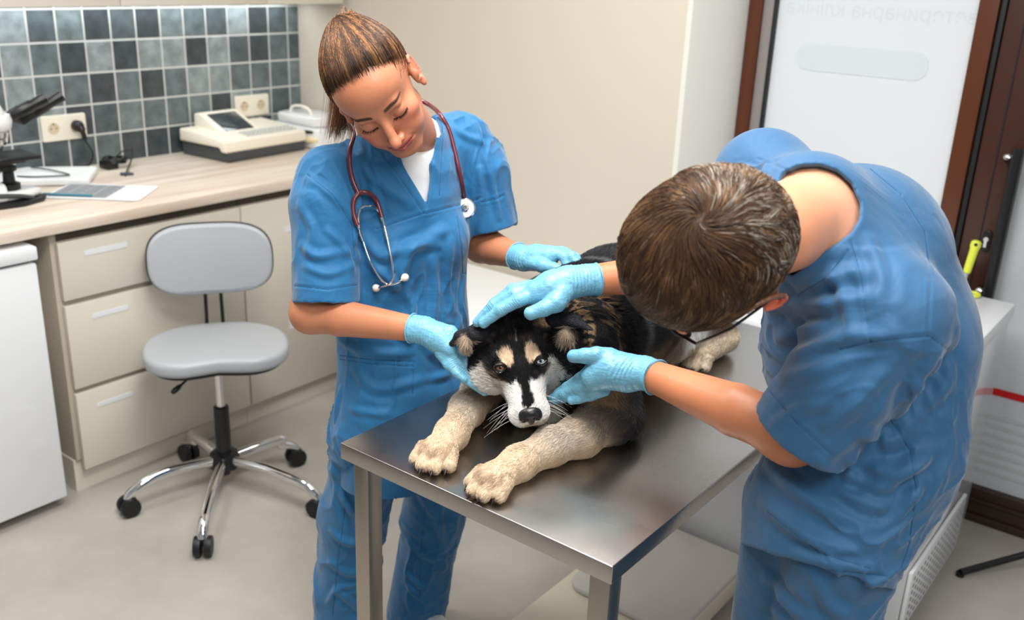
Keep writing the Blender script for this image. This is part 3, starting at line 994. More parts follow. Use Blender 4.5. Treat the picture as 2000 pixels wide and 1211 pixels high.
class Field:
    def __init__(s, lo, hi, h, far=0.12):
        s.lo = np.asarray(lo, float)
        s.h = h
        s.n = np.ceil((np.asarray(hi) - s.lo) / h).astype(int) + 1
        s.f = np.full(s.n, far, np.float32)

    def sub(s, lo, hi):
        a = np.clip(np.floor((lo - s.lo) / s.h).astype(int), 0, s.n - 1)
        b = np.clip(np.ceil((hi - s.lo) / s.h).astype(int) + 1, 0, s.n)
        if np.any(b <= a):
            return None, None
        sl = tuple(slice(int(a[i]), int(b[i])) for i in range(3))
        ax = [(s.lo[i] + s.h * np.arange(a[i], b[i])).astype(np.float32) for i in range(3)]
        return sl, np.stack(np.meshgrid(*ax, indexing='ij'), -1)

    def mix(s, sl, d, k, op):
        a = s.f[sl]
        if op == 'add':
            if k <= 0:
                s.f[sl] = np.minimum(a, d)
            else:
                h = np.clip(0.5 + 0.5 * (a - d) / k, 0, 1)
                s.f[sl] = a * (1 - h) + d * h - k * h * (1 - h)
        elif op == 'cut':
            if k <= 0:
                s.f[sl] = np.maximum(a, -d)
            else:
                h = np.clip(0.5 - 0.5 * (a + d) / k, 0, 1)
                s.f[sl] = a * (1 - h) - d * h + k * h * (1 - h)
        elif op == 'and':
            s.f[sl] = np.maximum(a, d)

    def rc(s, a, b, ra, rb, k=0.01, op='add', flat=None):
        """round cone; flat=(axis, factor) squashes the section along an axis"""
        a = np.asarray(a, float)
        b = np.asarray(b, float)
        m = max(ra, rb) * 1.15 + max(k, 0) + 2 * s.h
        sl, P = s.sub(np.minimum(a, b) - m, np.maximum(a, b) + m)
        if sl is None:
            return s
        ab = b - a
        L = ab @ ab + 1e-12
        pa = P - a.astype(np.float32)
        t = np.clip((pa @ ab.astype(np.float32)) / L, 0, 1)
        q = pa - t[..., None] * ab.astype(np.float32)
        if flat is not None:
            ax = unit(flat[0]).astype(np.float32)
            c = q @ ax
            q = q + (c * (1.0 / flat[1] - 1.0))[..., None] * ax
        r = ra + (rb - ra) * t
        d = np.sqrt((q * q).sum(-1)) - r
        if flat is not None:
            d = d * (0.5 + 0.5 * flat[1])
        s.mix(sl, d.astype(np.float32), k, op)
        return s

    def chain(s, pts, rs, k=0.01, op='add', flat=None):
        for i in range(len(pts) - 1):
            s.rc(pts[i], pts[i + 1], rs[i], rs[i + 1], k, op, flat)
        return s

    def el(s, c, r, R=None, k=0.01, op='add'):
        c = np.asarray(c, float)
        r = np.asarray(r, float) * np.ones(3)
        m = (max(r) if R is not None else r) + max(k, 0) + 2 * s.h
        sl, P = s.sub(c - m, c + m)
        if sl is None:
            return s
        q = P - c.astype(np.float32)
        if R is not None:
            q = q @ np.asarray(R, np.float32)
        k0 = np.sqrt(((q / r.astype(np.float32)) ** 2).sum(-1)) + 1e-9
        k1 = np.sqrt(((q / (r * r).astype(np.float32)) ** 2).sum(-1)) + 1e-9
        s.mix(sl, (k0 * (k0 - 1) / k1).astype(np.float32), k, op)
        return s

    def box(s, c, hw, R=None, rad=0.005, k=0.0, op='add'):
        c = np.asarray(c, float)
        hw = np.asarray(hw, float)
        m = (np.linalg.norm(hw) if R is not None else hw) + max(k, 0) + rad + 2 * s.h
        sl, P = s.sub(c - m, c + m)
        if sl is None:
            return s
        q = P - c.astype(np.float32)
        if R is not None:
            q = q @ np.asarray(R, np.float32)
        q = np.abs(q) - (hw - rad).astype(np.float32)
        d = np.sqrt((np.maximum(q, 0) ** 2).sum(-1)) + np.minimum(q.max(-1), 0) - rad
        s.mix(sl, d.astype(np.float32), k, op)
        return s

    def half(s, p, n):
        """keep the side of the plane the normal points away from"""
        sl, P = s.sub(s.lo, s.lo + s.n * s.h)
        d = (P - np.asarray(p, np.float32)) @ unit(n).astype(np.float32)
        s.f[sl] = np.maximum(s.f[sl], d)
        return s

    def warp(s, fn, lo=None, hi=None):
        """add fn(points) to the field (positive carves)"""
        sl, P = s.sub(np.asarray(lo if lo is not None else s.lo, float), np.asarray(hi if hi is not None else s.lo + s.n * s.h, float))
        s.f[sl] += fn(P).astype(np.float32)
        return s

    def mesh(s, smooth=1):
        f = s.f
        ins = f < 0
        nx, ny, nz = f.shape
        c = np.zeros((nx - 1, ny - 1, nz - 1), np.uint8)
        for dx in (0, 1):
            for dy in (0, 1):
                for dz in (0, 1):
                    c += ins[dx:nx - 1 + dx, dy:ny - 1 + dy, dz:nz - 1 + dz]
        act = (c > 0) & (c < 8)
        I = np.argwhere(act)
        idx = np.full(act.shape, -1, np.int64)
        idx[tuple(I.T)] = np.arange(len(I))
        acc = np.zeros((len(I), 3))
        cnt = np.zeros(len(I))
        for ax in range(3):
            o = [0, 0, 0]
            others = [q for q in range(3) if q != ax]
            for b0 in (0, 1):
                for b1 in (0, 1):
                    o = [0, 0, 0]
                    o[others[0]] = b0
                    o[others[1]] = b1
                    e = o.copy()
                    e[ax] = 1
                    va = f[I[:, 0] + o[0], I[:, 1] + o[1], I[:, 2] + o[2]].astype(float)
                    vb = f[I[:, 0] + e[0], I[:, 1] + e[1], I[:, 2] + e[2]].astype(float)
                    m = (va < 0) != (vb < 0)
                    t = np.where(m, va / np.where(m, va - vb, 1), 0)
                    p = np.tile(np.array(o, float), (len(I), 1))
                    p[:, ax] = t
                    acc[m] += p[m]
                    cnt[m] += 1
        V = (I + acc / np.maximum(cnt, 1)[:, None]) * s.h + s.lo
        F = []
        for ax in range(3):
            a = [slice(1, -1)] * 3
            b = [slice(1, -1)] * 3
            a[ax] = slice(0, -1)
            b[ax] = slice(1, None)
            A = ins[tuple(a)]
            B = ins[tuple(b)]
            off = np.array([1, 1, 1])
            off[ax] = 0
            u, v = [q for q in range(3) if q != ax]
            for flip, msk in ((False, A & ~B), (True, B & ~A)):
                Q = np.argwhere(msk) + off
                if not len(Q):
                    continue
                du = np.zeros(3, int)
                du[u] = 1
                dv = np.zeros(3, int)
                dv[v] = 1
                q = [idx[tuple((Q - du - dv).T)], idx[tuple((Q - dv).T)], idx[tuple(Q.T)], idx[tuple((Q - du).T)]]
                if ax == 1:
                    q = q[::-1]
                if flip:
                    q = q[::-1]
                F.append(np.stack(q, 1))
        F = np.concatenate(F)
        F = F[(F >= 0).all(1)]
        for _ in range(smooth):
            V = relax(V, F, 0.5)
            V = relax(V, F, -0.52)
        return V, F


def relax(V, F, lam):
    acc = np.zeros_like(V)
    cnt = np.zeros(len(V))
    for i in range(4):
        a, b = F[:, i], F[:, (i + 1) % 4]
        for c in range(3):
            acc[:, c] += np.bincount(a, V[b, c], len(V)) + np.bincount(b, V[a, c], len(V))
        cnt += np.bincount(a, minlength=len(V)) + np.bincount(b, minlength=len(V))
    return V + lam * (acc / np.maximum(cnt, 1)[:, None] - V)


def vnormals(V, F):
    n = np.cross(V[F[:, 2]] - V[F[:, 0]], V[F[:, 3]] - V[F[:, 1]])
    out = np.zeros_like(V)
    for i in range(4):
        for c in range(3):
            out[:, c] += np.bincount(F[:, i], n[:, c], len(V))
    return unit(out)


def tomesh(name, V, F, col=None, smooth=True, sharp=None):
    me = bpy.data.meshes.new(name)
    V = np.asarray(V, np.float32)
    F = np.asarray(F, np.int32)
    k = F.shape[1]
    me.vertices.add(len(V))
    me.vertices.foreach_set('co', V.ravel())
    me.loops.add(F.size)
    me.loops.foreach_set('vertex_index', F.ravel())
    me.polygons.add(len(F))
    me.polygons.foreach_set('loop_start', np.arange(0, F.size, k, dtype=np.int32))
    me.polygons.foreach_set('loop_total', np.full(len(F), k, np.int32))
    me.polygons.foreach_set('use_smooth', np.full(len(F), smooth))
    me.update(calc_edges=True)
    if col is not None:
        ca = me.color_attributes.new('Col', 'FLOAT_COLOR', 'POINT')
        c4 = np.ones((len(V), 4), np.float32)
        c4[:, :3] = col
        ca.data.foreach_set('color', c4.ravel())
    return me


def lin(c):
    return np.array(s2l(c)[:3])


# value noise
_rn = np.random.RandomState(7).rand(64, 64, 64).astype(np.float32)


def vnoise(P, scale, seed=0.0):
    q = np.asarray(P, np.float32) * np.float32(scale) + np.float32(37.3 + seed * 11.7)
    i = np.floor(q).astype(np.int32)
    f = q - i
    f = f * f * (3 - 2 * f)
    i &= 63
    j = (i + 1) & 63
    x0, y0, z0 = i[..., 0], i[..., 1], i[..., 2]
    x1, y1, z1 = j[..., 0], j[..., 1], j[..., 2]
    fx, fy, fz = f[..., 0], f[..., 1], f[..., 2]
    return ((_rn[x0, y0, z0] * (1 - fx) + _rn[x1, y0, z0] * fx) * (1 - fy) + (_rn[x0, y1, z0] * (1 - fx) + _rn[x1, y1, z0] * fx) * fy) * (1 - fz) + \
           ((_rn[x0, y0, z1] * (1 - fx) + _rn[x1, y0, z1] * fx) * (1 - fy) + (_rn[x0, y1, z1] * (1 - fx) + _rn[x1, y1, z1] * fx) * fy) * fz


def sstep(a, b, x):
    t = np.clip((x - a) / (b - a), 0, 1)
    return t * t * (3 - 2 * t)


# ------------------------------------------------------------------ hair and fur as thin tapered strands
def scatter(V, F, n, weight=None, seed=1):
    """random points on the quads: position, vertex normal, vertex index"""
    rs = np.random.RandomState(seed)
    N = vnormals(V, F)
    ar = 0.5 * np.linalg.norm(np.cross(V[F[:, 2]] - V[F[:, 0]], V[F[:, 3]] - V[F[:, 1]]), axis=1)
    if weight is not None:
        ar = ar * weight(V[F].mean(1), N[F[:, 0]])
    cs = np.cumsum(ar)
    fi = np.searchsorted(cs, rs.rand(n) * cs[-1])
    fi = np.minimum(fi, len(F) - 1)
    a, b = rs.rand(n, 1), rs.rand(n, 1)
    q = V[F[fi]]
    m = N[F[fi]]
    P = (q[:, 0] * (1 - a) + q[:, 1] * a) * (1 - b) + (q[:, 3] * (1 - a) + q[:, 2] * a) * b
    NN = (m[:, 0] * (1 - a) + m[:, 1] * a) * (1 - b) + (m[:, 3] * (1 - a) + m[:, 2] * a) * b
    return P, unit(NN), rs


def strands(name, paths, rad, col, material, parent, taper=(1.0, 0.9, 0.6, 0.15)):
    """paths (N,K,3), rad (N,), col (N,3): three-sided tapering tubes in one mesh"""
    n, k, _ = paths.shape
    T = np.gradient(paths, axis=1)
    T = unit(T)
    ref = unit(np.random.RandomState(3).randn(n, 3))[:, None, :]
    U = unit(np.cross(T, np.broadcast_to(ref, T.shape)))
    W = np.cross(T, U)
    tp = np.interp(np.linspace(0, 1, k), np.linspace(0, 1, len(taper)), taper)
    ring = []
    for j in range(3):
        a = 2 * math.pi * j / 3
        ring.append(paths + (U * math.cos(a) + W * math.sin(a)) * (rad[:, None] * tp[None, :])[..., None])
    V = np.stack(ring, 2).reshape(-1, 3)                       # n,k,3(ring)
    base = (np.arange(n)[:, None] * k + np.arange(k - 1)[None, :]).reshape(-1) * 3
    F = []
    for j in range(3):
        j2 = (j + 1) % 3
        F.append(np.stack([base + j, base + j2, base + 3 + j2, base + 3 + j], 1))
    F = np.concatenate(F)
    C = np.repeat(col[:, None, :], k * 3, 1).reshape(-1, 3) if col.ndim == 2 else np.repeat(col, 3, 1).reshape(-1, 3)
    me = tomesh(name, V, F, C)
    return link(name, me, material, parent)


def skin_mesh(name, V, F, col, material, parent):
    return link(name, tomesh(name, V, F, col), material, parent)


_BV = {}


def bvh(V, F):
    k = id(V)
    if k not in _BV:
        if len(_BV) > 6:
            _BV.clear()
        _BV[k] = (V, BVHTree.FromPolygons(V.tolist(), F.tolist()))
    return _BV[k][1]


def pick(V, F, pts):
    """points on a surface seen at the given pixels"""
    bv = bvh(V, F)
    out = []
    for (u, v) in pts:
        d = unit(ray(u, v))
        hit = bv.ray_cast(Vector(EYE), Vector(d))
        if hit[0] is not None:
            out.append((np.array(hit[0]), np.array(hit[1])))
    return out


def _prism(s, pts, axis, half, k=0.0, op='cut'):
    """triangular or polygonal (convex) prism along axis through world points"""
    pts = [np.asarray(p, float) for p in pts]
    axis = unit(axis)
    c = sum(pts) / len(pts)
    rad = max(np.linalg.norm(p - c) for p in pts) + half + 0.02
    sl, P = s.sub(c - rad, c + rad)
    d = np.abs((P - c.astype(np.float32)) @ axis.astype(np.float32)) - half
    for i in range(len(pts)):
        a, b = pts[i], pts[(i + 1) % len(pts)]
        n = unit(np.cross(b - a, axis))
        if (c - a) @ n > 0:
            n = -n
        d = np.maximum(d, (P - a.astype(np.float32)) @ n.astype(np.float32))
    s.mix(sl, d.astype(np.float32), k, op)
    return s


Field.prism = _prism
# ------------------------------------------------------------------ the dog
def build_dog():
    N_ = at(1037, 812, 1.758)
    E_ = at(1017, 712, 1.820)
    sd = unit(at(1055, 705, 1.8215) - at(978, 718, 1.8185))
    e = unit(N_ - E_)
    e = unit(e - sd * (e @ sd))
    up = np.cross(sd, e)
    if up[2] < 0:
        up = -up
    ang = math.radians(12)
    yv = e * math.cos(ang) + up * math.sin(ang)
    zv = -e * math.sin(ang) + up * math.cos(ang)
    S = 1.08
    Rh = np.stack([sd, yv, zv], 1)

    def L(x, y, z):
        return E_ + Rh @ (np.array([x, y, z]) * S)
    D = Field((1.11, 0.76, 0.785), (2.34, 1.34, 1.17), 0.003)
    k = 0.03
    # trunk
    D.el((1.51, 1.03, 0.915), (0.125, 0.118, 0.118), k=k)
    D.chain([(1.55, 1.035, 0.955), (1.78, 1.05, 0.955), (1.98, 1.07, 0.95)], [0.132, 0.133, 0.12], k=k)
    D.el((2.05, 1.10, 0.90), (0.11, 0.13, 0.105), k=k)
    D.el((1.63, 1.035, 1.02), (0.11, 0.070, 0.06), k=k)
    # neck with ruff
    hb = L(0, -0.10, -0.02)
    D.rc((1.56, 1.03, 0.955), hb, 0.098, 0.072, k=0.03)
    D.rc((1.49, 1.02, 0.90), L(0, -0.06, -0.05), 0.10, 0.062, k=0.03)
    # near thigh, shank, hind foot
    D.rc((2.02, 1.00, 0.93), (1.90, 0.985, 0.875), 0.095, 0.062, k=k)
    D.rc((1.90, 0.975, 0.865), (2.07, 0.925, 0.845), 0.050, 0.032, k=0.02)
    hp = onz(1362, 700, 0.825)
    D.rc((2.07, 0.915, 0.835), (hp[0] + 0.03, hp[1], 0.83), 0.030, 0.026, k=0.02)
    D.rc((2.0, 1.10, 0.84), (2.25, 1.18, 0.835), 0.05, 0.035, k=0.03)
    # fore legs
    legs = []
    pr = [onz(962, 938, 0.826), onz(1012, 905, 0.832), onz(1075, 872, 0.838), onz(1135, 850, 0.842), np.array([1.50, 0.880, 0.850])]
    plf = [onz(853, 885, 0.826), onz(882, 848, 0.832), onz(912, 800, 0.838), onz(940, 765, 0.845), np.array([1.52, 1.16, 0.86])]
    for q in (pr, plf):
        D.chain(q, [0.028, 0.028, 0.031, 0.036, 0.046], k=0.02)
    D.rc(pr[4], (1.46, 0.945, 0.985), 0.052, 0.075, k=0.03)
    D.rc(pr[4] + [0.02, 0.0, 0.0], (1.535, 0.905, 0.90), 0.034, 0.05, k=0.03)
    D.rc(plf[4], (1.49, 1.10, 0.94), 0.050, 0.065, k=0.03)
    hindq = [np.array([hp[0], hp[1], 0.826]), np.array([hp[0] + 0.06, hp[1] + 0.002, 0.83])]
    claws = []
    toes = []
    for q, sc in ((pr, 1.0), (plf, 1.0), (hindq, 0.9)):
        d = unit(q[0] - q[1])
        d[2] = 0
        d = unit(d)
        s_ = np.array([-d[1], d[0], 0])
        D.el(q[0] - d * 0.002, np.array([0.034, 0.034, 0.024]) * sc, np.stack([d, s_, [0, 0, 1]], 1), k=0.012)
        for j, (o, fw) in enumerate(((-0.0315, 0.010), (-0.0110, 0.026), (0.0110, 0.026), (0.0315, 0.010))):
            a = q[0] + s_ * o * 0.85 * sc + d * (fw - 0.012) * sc + [0, 0, 0.004]
            b = q[0] + s_ * o * sc + d * (fw + 0.008) * sc + [0, 0, -0.009]
            D.rc(a, b, 0.0142 * sc, 0.0134 * sc, k=0.002)
            toes.append((a, b, sc))
            claws.append((b + d * 0.008 * sc + [0, 0, -0.003], d))
    # head
    D.el(L(0, -0.058, -0.020), np.array([0.078, 0.076, 0.058]) * S, Rh, k=0.02)
    D.el(L(0, -0.012, -0.010), np.array([0.050, 0.05, 0.028]) * S, Rh, k=0.02)
    for s in (-1, 1):
        D.el(L(s * 0.048, -0.040, -0.038), np.array([0.042, 0.050, 0.036]) * S, Rh, k=0.02)      # cheek
        D.el(L(s * 0.030, 0.006, 0.014), np.array([0.016, 0.018, 0.010]) * S, Rh, k=0.012)     # brow
        D.el(L(s * 0.059, -0.068, -0.045), np.array([0.032, 0.045, 0.036]) * S, Rh, k=0.02)        # cheek ruff
    D.rc(L(0, 0.015, -0.022), L(0, 0.070, -0.036), 0.039 * S, 0.029 * S, k=0.016)
    D.rc(L(0, 0.02, -0.048), L(0, 0.066, -0.054), 0.030 * S, 0.019 * S, k=0.010)
    for s in (-1, 1):
        D.el(L(s * 0.0150, 0.072, -0.044), np.array([0.0200, 0.024, 0.0195]) * S, Rh, k=0.008)  # lips
        D.el(L(s * 0.034, 0.002, 0.008), np.array([0.0115, 0.011, 0.012]) * S, Rh, k=0.006, op='cut')
    # ears: folded out sideways
    EARS = []
    for s, bs, tp in ((-1, (930, 653, 1.838), (874, 677, 1.862)), (1, (1090, 626, 1.815), (1153, 643, 1.758))):
        b0, tip = at(*bs), at(*tp)
        EARS.append((s, b0, tip))
        m1 = b0 + (tip - b0) * 0.45 + np.array([0, 0, 0.008])
        D.rc(b0 + np.array([0, 0, 0.004]), m1, 0.024, 0.0165, k=0.014, flat=((0, 0, 1), 0.62))
        D.rc(m1, tip, 0.0155, 0.0045, k=0.008, flat=((0, 0, 1), 0.6))
        cc = at(*((911, 674, 1.832) if s < 0 else (1106, 654, 1.795)))
        EARS[-1] += (cc,)
        D.el(cc, (0.010, 0.010, 0.014), k=0.008)
    D.half((0, 0, 0.802), (0, 0, -1))
    V, F = D.mesh(1)
    V[:, 2] = np.maximum(V[:, 2], 0.8012)

    # coat colours -------------------------------------------------
    blk, dk, gry = lin((20, 20, 23)), lin((38, 38, 42)), lin((92, 92, 96))
    cream, white, tan = lin((216, 194, 166)), lin((246, 242, 236)), lin((150, 118, 88))

    def paint(P):
        n1 = vnoise(P, 45)[..., None]
        n2 = vnoise(P, 16, 2)[..., None]
        n3 = vnoise(P, 110, 3)[..., None]
        c = np.broadcast_to(blk, P.shape).copy()

        def put(w, colr):
            nonlocal c
            w = np.clip(w, 0, 1)
            if w.ndim == c.ndim - 1:
                w = w[..., None]
            c = c * (1 - w) + colr * w
        x, y, z = P[..., 0], P[..., 1], P[..., 2]
        # back: grey tinged, with pale band, brown ruff behind the ears
        put(sstep(1.62, 1.75, x) * 0.55, gry * 0.55 + blk * 0.45)
        nj = (n3[..., 0] - 0.5)
        put(0.85 * np.exp(-((x - 1.665 - 0.05 * (y - 1.03) + 0.02 * nj) / 0.012) ** 2) * sstep(0.88, 0.98, z) * (0.2 + 0.9 * n2[..., 0]), lin((150, 150, 152)))
        put(np.exp(-((x - 1.555 - 0.10 * (y - 1.03) + 0.03 * nj) / 0.016) ** 2) * sstep(0.90, 0.97, z) * sstep(0.45, 0.7, vnoise(P * [0.45, 1.6, 1.6], 150, 16)) * (1 - sstep(1.04, 1.1, y)), tan * 0.9)
        put(np.exp(-((x - 1.505 - 0.10 * (y - 1.03) + 0.03 * nj) / 0.012) ** 2) * sstep(0.97, 1.0, z) * sstep(0.45, 0.7, vnoise(P * [0.45, 1.6, 1.6], 150, 17)) * (1 - sstep(1.0, 1.04, y)), tan * 0.8)
        ub, vb = img(P)
        n5 = (vnoise(P, 170, 14) - 0.5) * 9
        put(sstep(-4, 5, inpoly(ub, vb, [(1100, 596), (1128, 586), (1150, 606), (1163, 640), (1160, 692), (1128, 694), (1118, 668), (1124, 640)]) + n5) * sstep(0.40, 0.62, vnoise(P * [0.45, 1.6, 1.6], 150, 15)) * (z > 0.9), lin((150, 122, 92)))
        # belly and chest
        put((1 - sstep(0.90, 0.95, z + 0.02 * n2[..., 0])) * sstep(1.56, 1.62, x), lin((160, 128, 98)))
        chest = (1 - sstep(1.42, 1.50, x)) * (1 - sstep(0.93, 0.99, z))
        put(chest * 0.9, lin((172, 140, 104)))
        # hind quarter: brown fringe, white stifle and foot
        put(sstep(1.86, 1.92, x - 0.25 * (z - 0.9)) * (1 - sstep(1.0, 1.05, z)) * (1 - sstep(1.02, 1.10, y)), lin((128, 102, 80)))
        put(np.exp(-((P - np.array([1.92, 0.93, 0.88])) ** 2).sum(-1) / 0.055 ** 2) * 1.6, white)
        put((1 - sstep(0.855, 0.875, z)) * sstep(1.80, 1.84, x) * (1 - sstep(0.95, 0.985, y)), lin((222, 206, 184)))
        # fore legs: cream from the paw, grey towards the elbow
        for q in (pr, plf):
            dd = seg_d(P, q)
            onleg = 1 - sstep(0.052, 0.068, dd)
            low = (1 - sstep(0.90, 0.93, z)) * onleg
            w = (1 - sstep(1.36, 1.45, x + 1.1 * (z - 0.86) + 0.06 * (n2[..., 0] - 0.5)))
            g = lin((92, 86, 82))
            put(low * 0.85, g * (0.55 + 0.6 * n1))
            put(low * w, (cream * (0.92 + 0.16 * n1)) * (1 - 0.6 * w[..., None] * 0) + 0)
            put(low * np.exp(-((x - 1.33) / 0.06) ** 2) * 0.8 * sstep(0.83, 0.86, z), lin((206, 196, 184)))
        put((seg_d(P, [pr[4], np.array([1.47, 0.93, 0.95])]) < 0.085) * sstep(1.44, 1.5, x) * 0.55 * n1[..., 0], gry)
        # head, in its own axes
        q = (P - E_) @ Rh / S
        hx, hy, hz = np.abs(q[..., 0]), q[..., 1], q[..., 2]
        sx = q[..., 0]
        r = np.sqrt(hx ** 2 + (hy + 0.02) ** 2 + (hz + 0.02) ** 2)
        head = (1 - sstep(0.122, 0.135, r)) * (hy > -0.12)
        head = head * (seg_d(P, plf) > 0.055) * (seg_d(P, pr) > 0.055)
        put(head, blk)
        uu, vv = img(P)
        n4 = (vnoise(P, 190, 4) - 0.5) * 5 + (vnoise(P, 420, 8) - 0.5) * 4
        white_face = [(924, 731), (936, 721), (948, 715), (956, 726), (965, 738), (980, 745), (994, 750), (1003, 749), (1009, 741), (1015, 752), (1019, 766),
                      (1019, 786), (1022, 796), (1033, 799), (1045, 790), (1041, 776), (1035, 757), (1034, 739), (1043, 744), (1052, 741), (1062, 733),
                      (1070, 718), (1072, 699), (1090, 706), (1106, 722), (1107, 738), (1098, 752), (1100, 800), (1085, 900), (1000, 900), (940, 800)]
        front = head * (hy > -0.06)
        put(front * sstep(-2.5, 2.5, inpoly(uu, vv, white_face) + n4), white * (0.93 + 0.1 * n1))
        put(front * sstep(-6, 5, inpoly(uu, vv, [(938, 722), (958, 722), (975, 738), (995, 748), (985, 765), (950, 745)]) + n4 * 2) * 0.4, lin((160, 132, 106)))
        put(front * sstep(-7, 6, inpoly(uu, vv, [(1056, 716), (1070, 706), (1078, 716), (1066, 738), (1050, 745)]) + n4 * 2) * 0.4, lin((140, 130, 122)))
        put(front * sstep(-6, 6, inpoly(uu, vv, [(1078, 745), (1100, 735), (1104, 748), (1088, 790), (1074, 800)]) + n4) * 0.45, lin((190, 160, 128)))
        put(front * sstep(-6, 6, inpoly(uu, vv, [(925, 735), (945, 760), (985, 805), (960, 810), (920, 760)]) + n4) * 0.3, lin((210, 186, 158)))
        for (eu, ev) in ((977, 718), (1056, 705)):
            put(front * (1 - sstep(9, 15, np.hypot((uu - eu) * 0.8, vv - ev) + n4 * 0.5)), blk)
        put(front * sstep(-3, 2, inpoly(uu, vv, [(985, 722), (1004, 728), (1010, 742), (1000, 752), (988, 742), (978, 730)]) + n4), blk)
        for sp in ([(972, 695), (978, 687), (988, 683), (999, 686), (1003, 700), (1003, 712), (997, 720), (988, 714), (980, 705)],
                   [(1025, 680), (1036, 672), (1050, 682), (1056, 691), (1050, 699), (1041, 709), (1034, 712), (1028, 702)]):
            put(front * sstep(-2, 2.5, inpoly(uu, vv, sp) + n4 * 0.8), lin((226, 200, 170)))
        put(head * (np.abs(uu - 1007 - (vv - 655) * 0.12) < 1.0) * (np.abs(vv - 660) < 12) * 0.6, lin((170, 166, 160)))
        put(head * sstep(0.60, 0.75, n3[..., 0]) * sstep(690, 670, vv) * 0.12, tan)
        put(head * sstep(-8, 6, inpoly(uu, vv, [(1045, 632), (1090, 600), (1100, 625), (1075, 640)]) + n4) * (0.3 + 0.7 * n1[..., 0]), lin((160, 130, 100)))
        # ears: black outside, pale fluff at the opening, tan at the root
        for (s, b0, tip, cc) in EARS:
            de = seg_d(P, [b0, tip])
            put((1 - sstep(0.024, 0.028, de)) * sstep(0.004, 0.010, np.linalg.norm(P - b0, axis=-1) * 0.5), lin((44, 44, 49)))
            w = 1 - sstep(0.014, 0.020, np.linalg.norm((P - cc) * [1, 1, 0.8], axis=-1) + 0.001 * n4)
            put(w, lin((206, 182, 160)) * (0.6 + 0.6 * n1))
            put(w * sstep(3, -8, vv - (680 if s < 0 else 664)) * 0, tan)
        # browner in the gaps between the toes
        td = np.full(P.shape[:-1], 1e9)
        for (ta, tb, sc) in toes:
            td = np.minimum(td, seg_d(P, [ta, tb]) / sc)
        pd_ = np.full(P.shape[:-1], 1e9)
        for q in (pr, plf, hindq):
            pd_ = np.minimum(pd_, np.linalg.norm(P - q[0], axis=-1))
        put(sstep(0.0134, 0.0165, td) * (1 - sstep(0.034, 0.044, pd_)) * 0.0 + sstep(0.0128, 0.0150, td) * (1 - sstep(0.018, 0.022, td)) * (1 - sstep(0.034, 0.044, pd_)) * 0.4, lin((130, 94, 64)))
        # claw side of the toes
        for (cp, cd) in claws:
            put((1 - sstep(0.006, 0.011, np.linalg.norm(P - cp - [0, 0, -0.004], axis=-1))) * 0.7, lin((96, 66, 44)))
        return c * (0.86 + 0.28 * n3)

    def img(P):
        q = (P - EYE) @ CR.T
        return 1000 + _F * q[..., 0] / q[..., 2], 605.5 + _F * q[..., 1] / q[..., 2]

    def inpoly(u, v, poly):
        """signed distance to a polygon, positive inside"""
        d = np.full(u.shape, 1e9)
        ins_ = np.zeros(u.shape, bool)
        for i in range(len(poly)):
            (x0, y0), (x1, y1) = poly[i], poly[(i + 1) % len(poly)]
            ex, ey = x1 - x0, y1 - y0
            t = np.clip(((u - x0) * ex + (v - y0) * ey) / (ex * ex + ey * ey + 1e-9), 0, 1)
            d = np.minimum(d, np.hypot(u - x0 - t * ex, v - y0 - t * ey))
            c = ((y0 > v) != (y1 > v)) & (u < (x1 - x0) * (v - y0) / (y1 - y0 + 1e-12) + x0)
            ins_ ^= c
        return np.where(ins_, d, -d)

    def seg_d(P, pts):
        best = None
        for i in range(len(pts) - 1):
            a, b = pts[i], pts[i + 1]
            ab = b - a
            t = np.clip(((P - a) @ ab) / (ab @ ab), 0, 1)
            d = np.linalg.norm(P - a - t[..., None] * ab, axis=-1)
            best = d if best is None else np.minimum(best, d)
        return best

    root = thing('dog', 'black and cream husky lying on the steel table facing the camera', 'dog', (1.6, 1.03, 0.80))
    body = skin_mesh('dog_body', V, F, paint(V), mat('dog_skin', (30, 30, 30), 0.9, vcol='Col', spec=0.1), root)

    # fur: direction comes from the nearest bone
    bones = [((1.50, 1.035, 0.95), (2.1, 1.08, 0.95), (1, 0.02, -0.25), 0.022),
             (L(0, -0.08, 0), (1.56, 1.04, 0.985), (0.9, 0.0, -0.30), 0.024),
             (L(0, 0.075, -0.03), L(0, 0.0, 0.0), -yv, 0.006),
             (L(0.0, 0.0, 0.0), L(0, -0.10, 0.0), -yv * 1.0 + zv * 0.1, 0.011),
             (pr[4], (1.46, 0.945, 0.985), pr[4] - np.array([1.46, 0.945, 0.985]), 0.018),
             (plf[4], (1.47, 1.12, 0.97), (0, 0, -1), 0.016),
             ((2.02, 1.00, 0.93), (1.90, 0.985, 0.875), (-0.35, -0.1, -1), 0.026),
             ((1.46, 0.95, 0.90), (1.46, 1.10, 0.90), (-0.2, 0, -1), 0.022),
             (hp, (2.07, 0.915, 0.835), (-1, 0, -0.35), 0.008)]
    for q in (pr, plf):
        for i in range(4):
            bones.append((q[i], q[i + 1], unit(q[i] - q[i + 1]) * np.array([1, 1, 0.6]) - np.array([0, 0, 0.25]), (0.0055, 0.008, 0.011, 0.014)[i]))
    for (s, b0, tip, cc) in EARS:
        bones.append((b0, tip, tip - b0, 0.004))
        bones.append((L(s * 0.05, 0, -0.04), L(s * 0.07, -0.06, -0.05), -yv * 0.9 + sd * s * 0.35 - zv * 0.2, 0.015))

    def wgt(C, Nn):
        toc = unit(EYE - C)
        f = (Nn * toc).sum(1)
        w = np.where(f > -0.25, 1.0, 0.12)
        near = np.exp(-np.linalg.norm(C - E_, axis=1) / 0.25)
        return w * (0.5 + 1.6 * near)
    n = 165000
    P, Nn, rs = scatter(V, F, n, wgt, 5)
    bd = np.full(n, 1e9)
